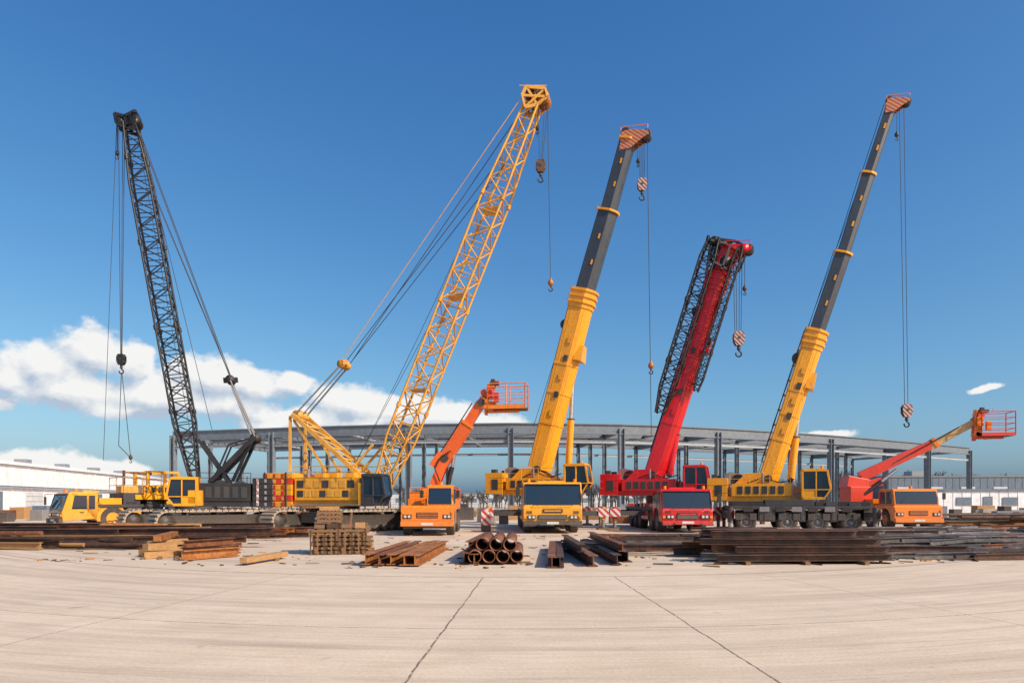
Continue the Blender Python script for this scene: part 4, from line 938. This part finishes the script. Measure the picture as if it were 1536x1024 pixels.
def line(coord,pos,w):
    d=mth(nt,'ABSOLUTE',mth(nt,'ADD',mth(nt,'SUBTRACT',coord,pos),wob)); return mth(nt,'LESS_THAN',d,w)
def jline(x0):  # longitudinal saw cuts
    return mth(nt,'LESS_THAN',mth(nt,'ABSOLUTE',mth(nt,'ADD',mth(nt,'SUBTRACT',mth(nt,'SUBTRACT',X,mth(nt,'MULTIPLY',Y,x0[1])),x0[0]),wob)),x0[2])
near=mth(nt,'LESS_THAN',vv,14.5)
jx=None
for j in ((-1.19,.04,.012),(2.50,-.022,.012),(8.3,-.19,.008),(-6.6,.12,.008)):
    l=jline(j); jx=l if jx is None else mth(nt,'MAXIMUM',jx,l)
jx=mth(nt,'MULTIPLY',jx,near)
jm=mth(nt,'MAXIMUM',jx,mth(nt,'MAXIMUM',line(vv,8.6,.010),line(vv,14.5,.03)))
soft=noise(nt,v,6,3)
jm=mth(nt,'MULTIPLY',jm,ramp(nt,soft.outputs[0],[(.3,.35),(.5,.85)]))
base=mixc(nt,jm,base,(.07,.055,.042))
stain=ramp(nt,noise(nt,mapping(nt,v,(1,1,1),(5,9,0)),.35,7,.7,.5).outputs[0],[(.48,0),(.70,.65)])
far=mth(nt,'MULTIPLY',mth(nt,'SUBTRACT',Y,15),.06,None,True)
base=mixc(nt,mth(nt,'MULTIPLY',stain,far),base,(.24,.17,.115))
tyre=ramp(nt,noise(nt,mapping(nt,C,(.05,1.1,1),(3,1,0)),1.0,3,.5,.2).outputs[0],[(.54,0),(.64,.45)])
base=mixc(nt,mth(nt,'MULTIPLY',tyre,mid.outputs[0]),base,(.24,.18,.135))
spot=ramp(nt,noise(nt,v,1.9,3,.5).outputs[0],[(.68,0),(.76,.4)]); base=mixc(nt,spot,base,(.22,.15,.10))
nt.links.new(base,b.inputs['Base Color']); b.inputs['Roughness'].default_value=.85
bp=nt.nodes.new('ShaderNodeBump'); bp.inputs['Strength'].default_value=.4; bp.inputs['Distance'].default_value=.012
hs=mth(nt,'ADD',mth(nt,'MULTIPLY',streak2.outputs[0],.6),fine.outputs[0]); nt.links.new(hs,bp.inputs['Height']); nt.links.new(bp.outputs[0],b.inputs['Normal'])
mb=MB(); mb.add([(-3000,-500,0),(3000,-500,0),(3000,5000,0),(-3000,5000,0)],[(0,1,2,3)],'concrete_ground'); mb.make('ground',None)
# ================================================================ WORLD
tos=Vector((.74,-.52,.68)).normalized()
w=bpy.data.worlds.new('World'); scene.world=w; w.use_nodes=True; nt=w.node_tree; nt.nodes.clear()
try: w.cycles.sampling_method='MANUAL'; w.cycles.sample_map_resolution=256
except Exception: pass
sky=nt.nodes.new('ShaderNodeTexSky'); sky.sky_type='NISHITA'; sky.sun_disc=False
sky.sun_elevation=math.asin(tos.z); sky.sun_rotation=math.atan2(tos.x,tos.y)
sky.air_density=1.0; sky.dust_density=2.0; sky.ozone_density=2.5
# film-like colour response of the sky: deeper, more saturated blue overhead
sp=nt.nodes.new('ShaderNodeSeparateColor'); nt.links.new(sky.outputs[0],sp.inputs[0]); cbm=nt.nodes.new('ShaderNodeCombineColor')
for i,(g_,k_) in enumerate(((1.45,1.65),(1.06,1.36),(.74,1.22))):
    x=mth(nt,'POWER',mth(nt,'MULTIPLY',sp.outputs[i],.1),g_); x=mth(nt,'MULTIPLY',x,k_*10); nt.links.new(x,cbm.inputs[i])
bg=nt.nodes.new('ShaderNodeBackground'); bg.inputs[1].default_value=.1; nt.links.new(cbm.outputs[0],bg.inputs[0])
g=bpy.data.node_groups.new('CloudDensity','ShaderNodeTree')
g.interface.new_socket('Vector',in_out='INPUT',socket_type='NodeSocketVector'); g.interface.new_socket('Density',in_out='OUTPUT',socket_type='NodeSocketFloat')
gi=g.nodes.new('NodeGroupInput'); go=g.nodes.new('NodeGroupOutput'); pv=gi.outputs[0]
def vop(nt,op,a,b2=None,out=0):
    n=nt.nodes.new('ShaderNodeVectorMath'); n.operation=op
    for i,v in enumerate((a,b2)):
        if v is None: continue
        if hasattr(v,'links'): nt.links.new(v,n.inputs[i])
        else: n.inputs[i].default_value=v
    return n.outputs['Value'] if op=='LENGTH' else n.outputs[0]
nz=noise(g,pv,15,4,.6); dv=vop(g,'MULTIPLY',vop(g,'SUBTRACT',nz.outputs['Color'],(.5,.5,.5)),(.045,.03,0)); pd=vop(g,'ADD',pv,dv)
B=[(60,550,86,36),(138,520,58,36),(195,542,44,34),(15,568,56,34),(110,584,120,32),(305,566,74,36),(240,594,86,38),(375,574,62,30),(435,572,38,18),(340,606,95,26),(190,616,80,16),
(530,604,66,30),(460,626,85,20),(600,614,62,30),(665,622,52,26),(415,636,70,12),(735,634,60,16),(560,634,110,14),(60,690,80,18),(160,700,70,14),(15,704,50,12),(0,602,22,12),(1477,582,32,6),(1240,650,50,7)]
dm=None
for px,py,rx,ry in B:
    az=math.atan((px-CX)/F); el=math.atan((HY-py)/F*math.cos(az)); ra=rx/F*math.cos(az)**2; re=ry/F*math.cos(az)
    q=vop(g,'LENGTH',vop(g,'MULTIPLY',vop(g,'SUBTRACT',pd,(az,el,0)),(1/ra,1/re,0)))
    if dm is None: dm=q
    else:
        n=g.nodes.new('ShaderNodeMath'); n.operation='SMOOTH_MIN'; g.links.new(dm,n.inputs[0]); g.links.new(q,n.inputs[1]); n.inputs[2].default_value=.25; dm=n.outputs[0]
fb=noise(g,mapping(g,pv,(1,1.2,1)),22,8,.6)
dens=mth(g,'ADD',mth(g,'SUBTRACT',1.10,dm),mth(g,'MULTIPLY',mth(g,'SUBTRACT',fb.outputs[0],.5),1.7)); g.links.new(dens,go.inputs[0])
tc=nt.nodes.new('ShaderNodeTexCoord'); s=nt.nodes.new('ShaderNodeSeparateXYZ'); nt.links.new(tc.outputs['Generated'],s.inputs[0])
az=mth(nt,'ARCTAN2',s.outputs[0],s.outputs[1]); el=mth(nt,'ARCSINE',s.outputs[2])
c=nt.nodes.new('ShaderNodeCombineXYZ'); nt.links.new(az,c.inputs[0]); nt.links.new(el,c.inputs[1])
def grp(vec):
    n=nt.nodes.new('ShaderNodeGroup'); n.node_tree=g; nt.links.new(vec,n.inputs[0]); return n.outputs[0]
d0=grp(c.outputs[0]); d1=grp(vop(nt,'ADD',c.outputs[0],(.010,.020,0)))
al=nt.nodes.new('ShaderNodeMapRange'); al.interpolation_type='SMOOTHSTEP'; al.inputs[1].default_value=-.06; al.inputs[2].default_value=.42; nt.links.new(d0,al.inputs[0])
lit=mth(nt,'ADD',mth(nt,'MULTIPLY',mth(nt,'SUBTRACT',d0,d1),1.15),.62,None,True)
cc=mixc(nt,lit,(.48,.57,.70),(1.0,.985,.96))
cb=nt.nodes.new('ShaderNodeBackground'); nt.links.new(cc,cb.inputs[0]); cb.inputs[1].default_value=.95
mx=nt.nodes.new('ShaderNodeMixShader'); nt.links.new(mth(nt,'MULTIPLY',al.outputs[0],.95),mx.inputs[0]); nt.links.new(bg.outputs[0],mx.inputs[1]); nt.links.new(cb.outputs[0],mx.inputs[2])
wo=nt.nodes.new('ShaderNodeOutputWorld'); nt.links.new(mx.outputs[0],wo.inputs[0])
sl=bpy.data.lights.new('sun','SUN'); sl.energy=5.0; sl.angle=math.radians(.5); sl.color=(1,.91,.79)
so=bpy.data.objects.new('sun',sl); so.rotation_euler=tos.to_track_quat('Z','Y').to_euler(); so.location=(40,-30,60); scene.collection.objects.link(so)
# ================================================================ CAMERA
cd=bpy.data.cameras.new('camera'); cd.lens=24; cd.sensor_width=36; cd.shift_y=(HY-512)/1536; cd.clip_end=9000
co=bpy.data.objects.new('camera',cd); co.location=(0,0,H); co.rotation_euler=(math.radians(90),0,0); scene.collection.objects.link(co); scene.camera=co
scene.view_settings.view_transform='Standard'; scene.view_settings.look='None'; scene.view_settings.exposure=0
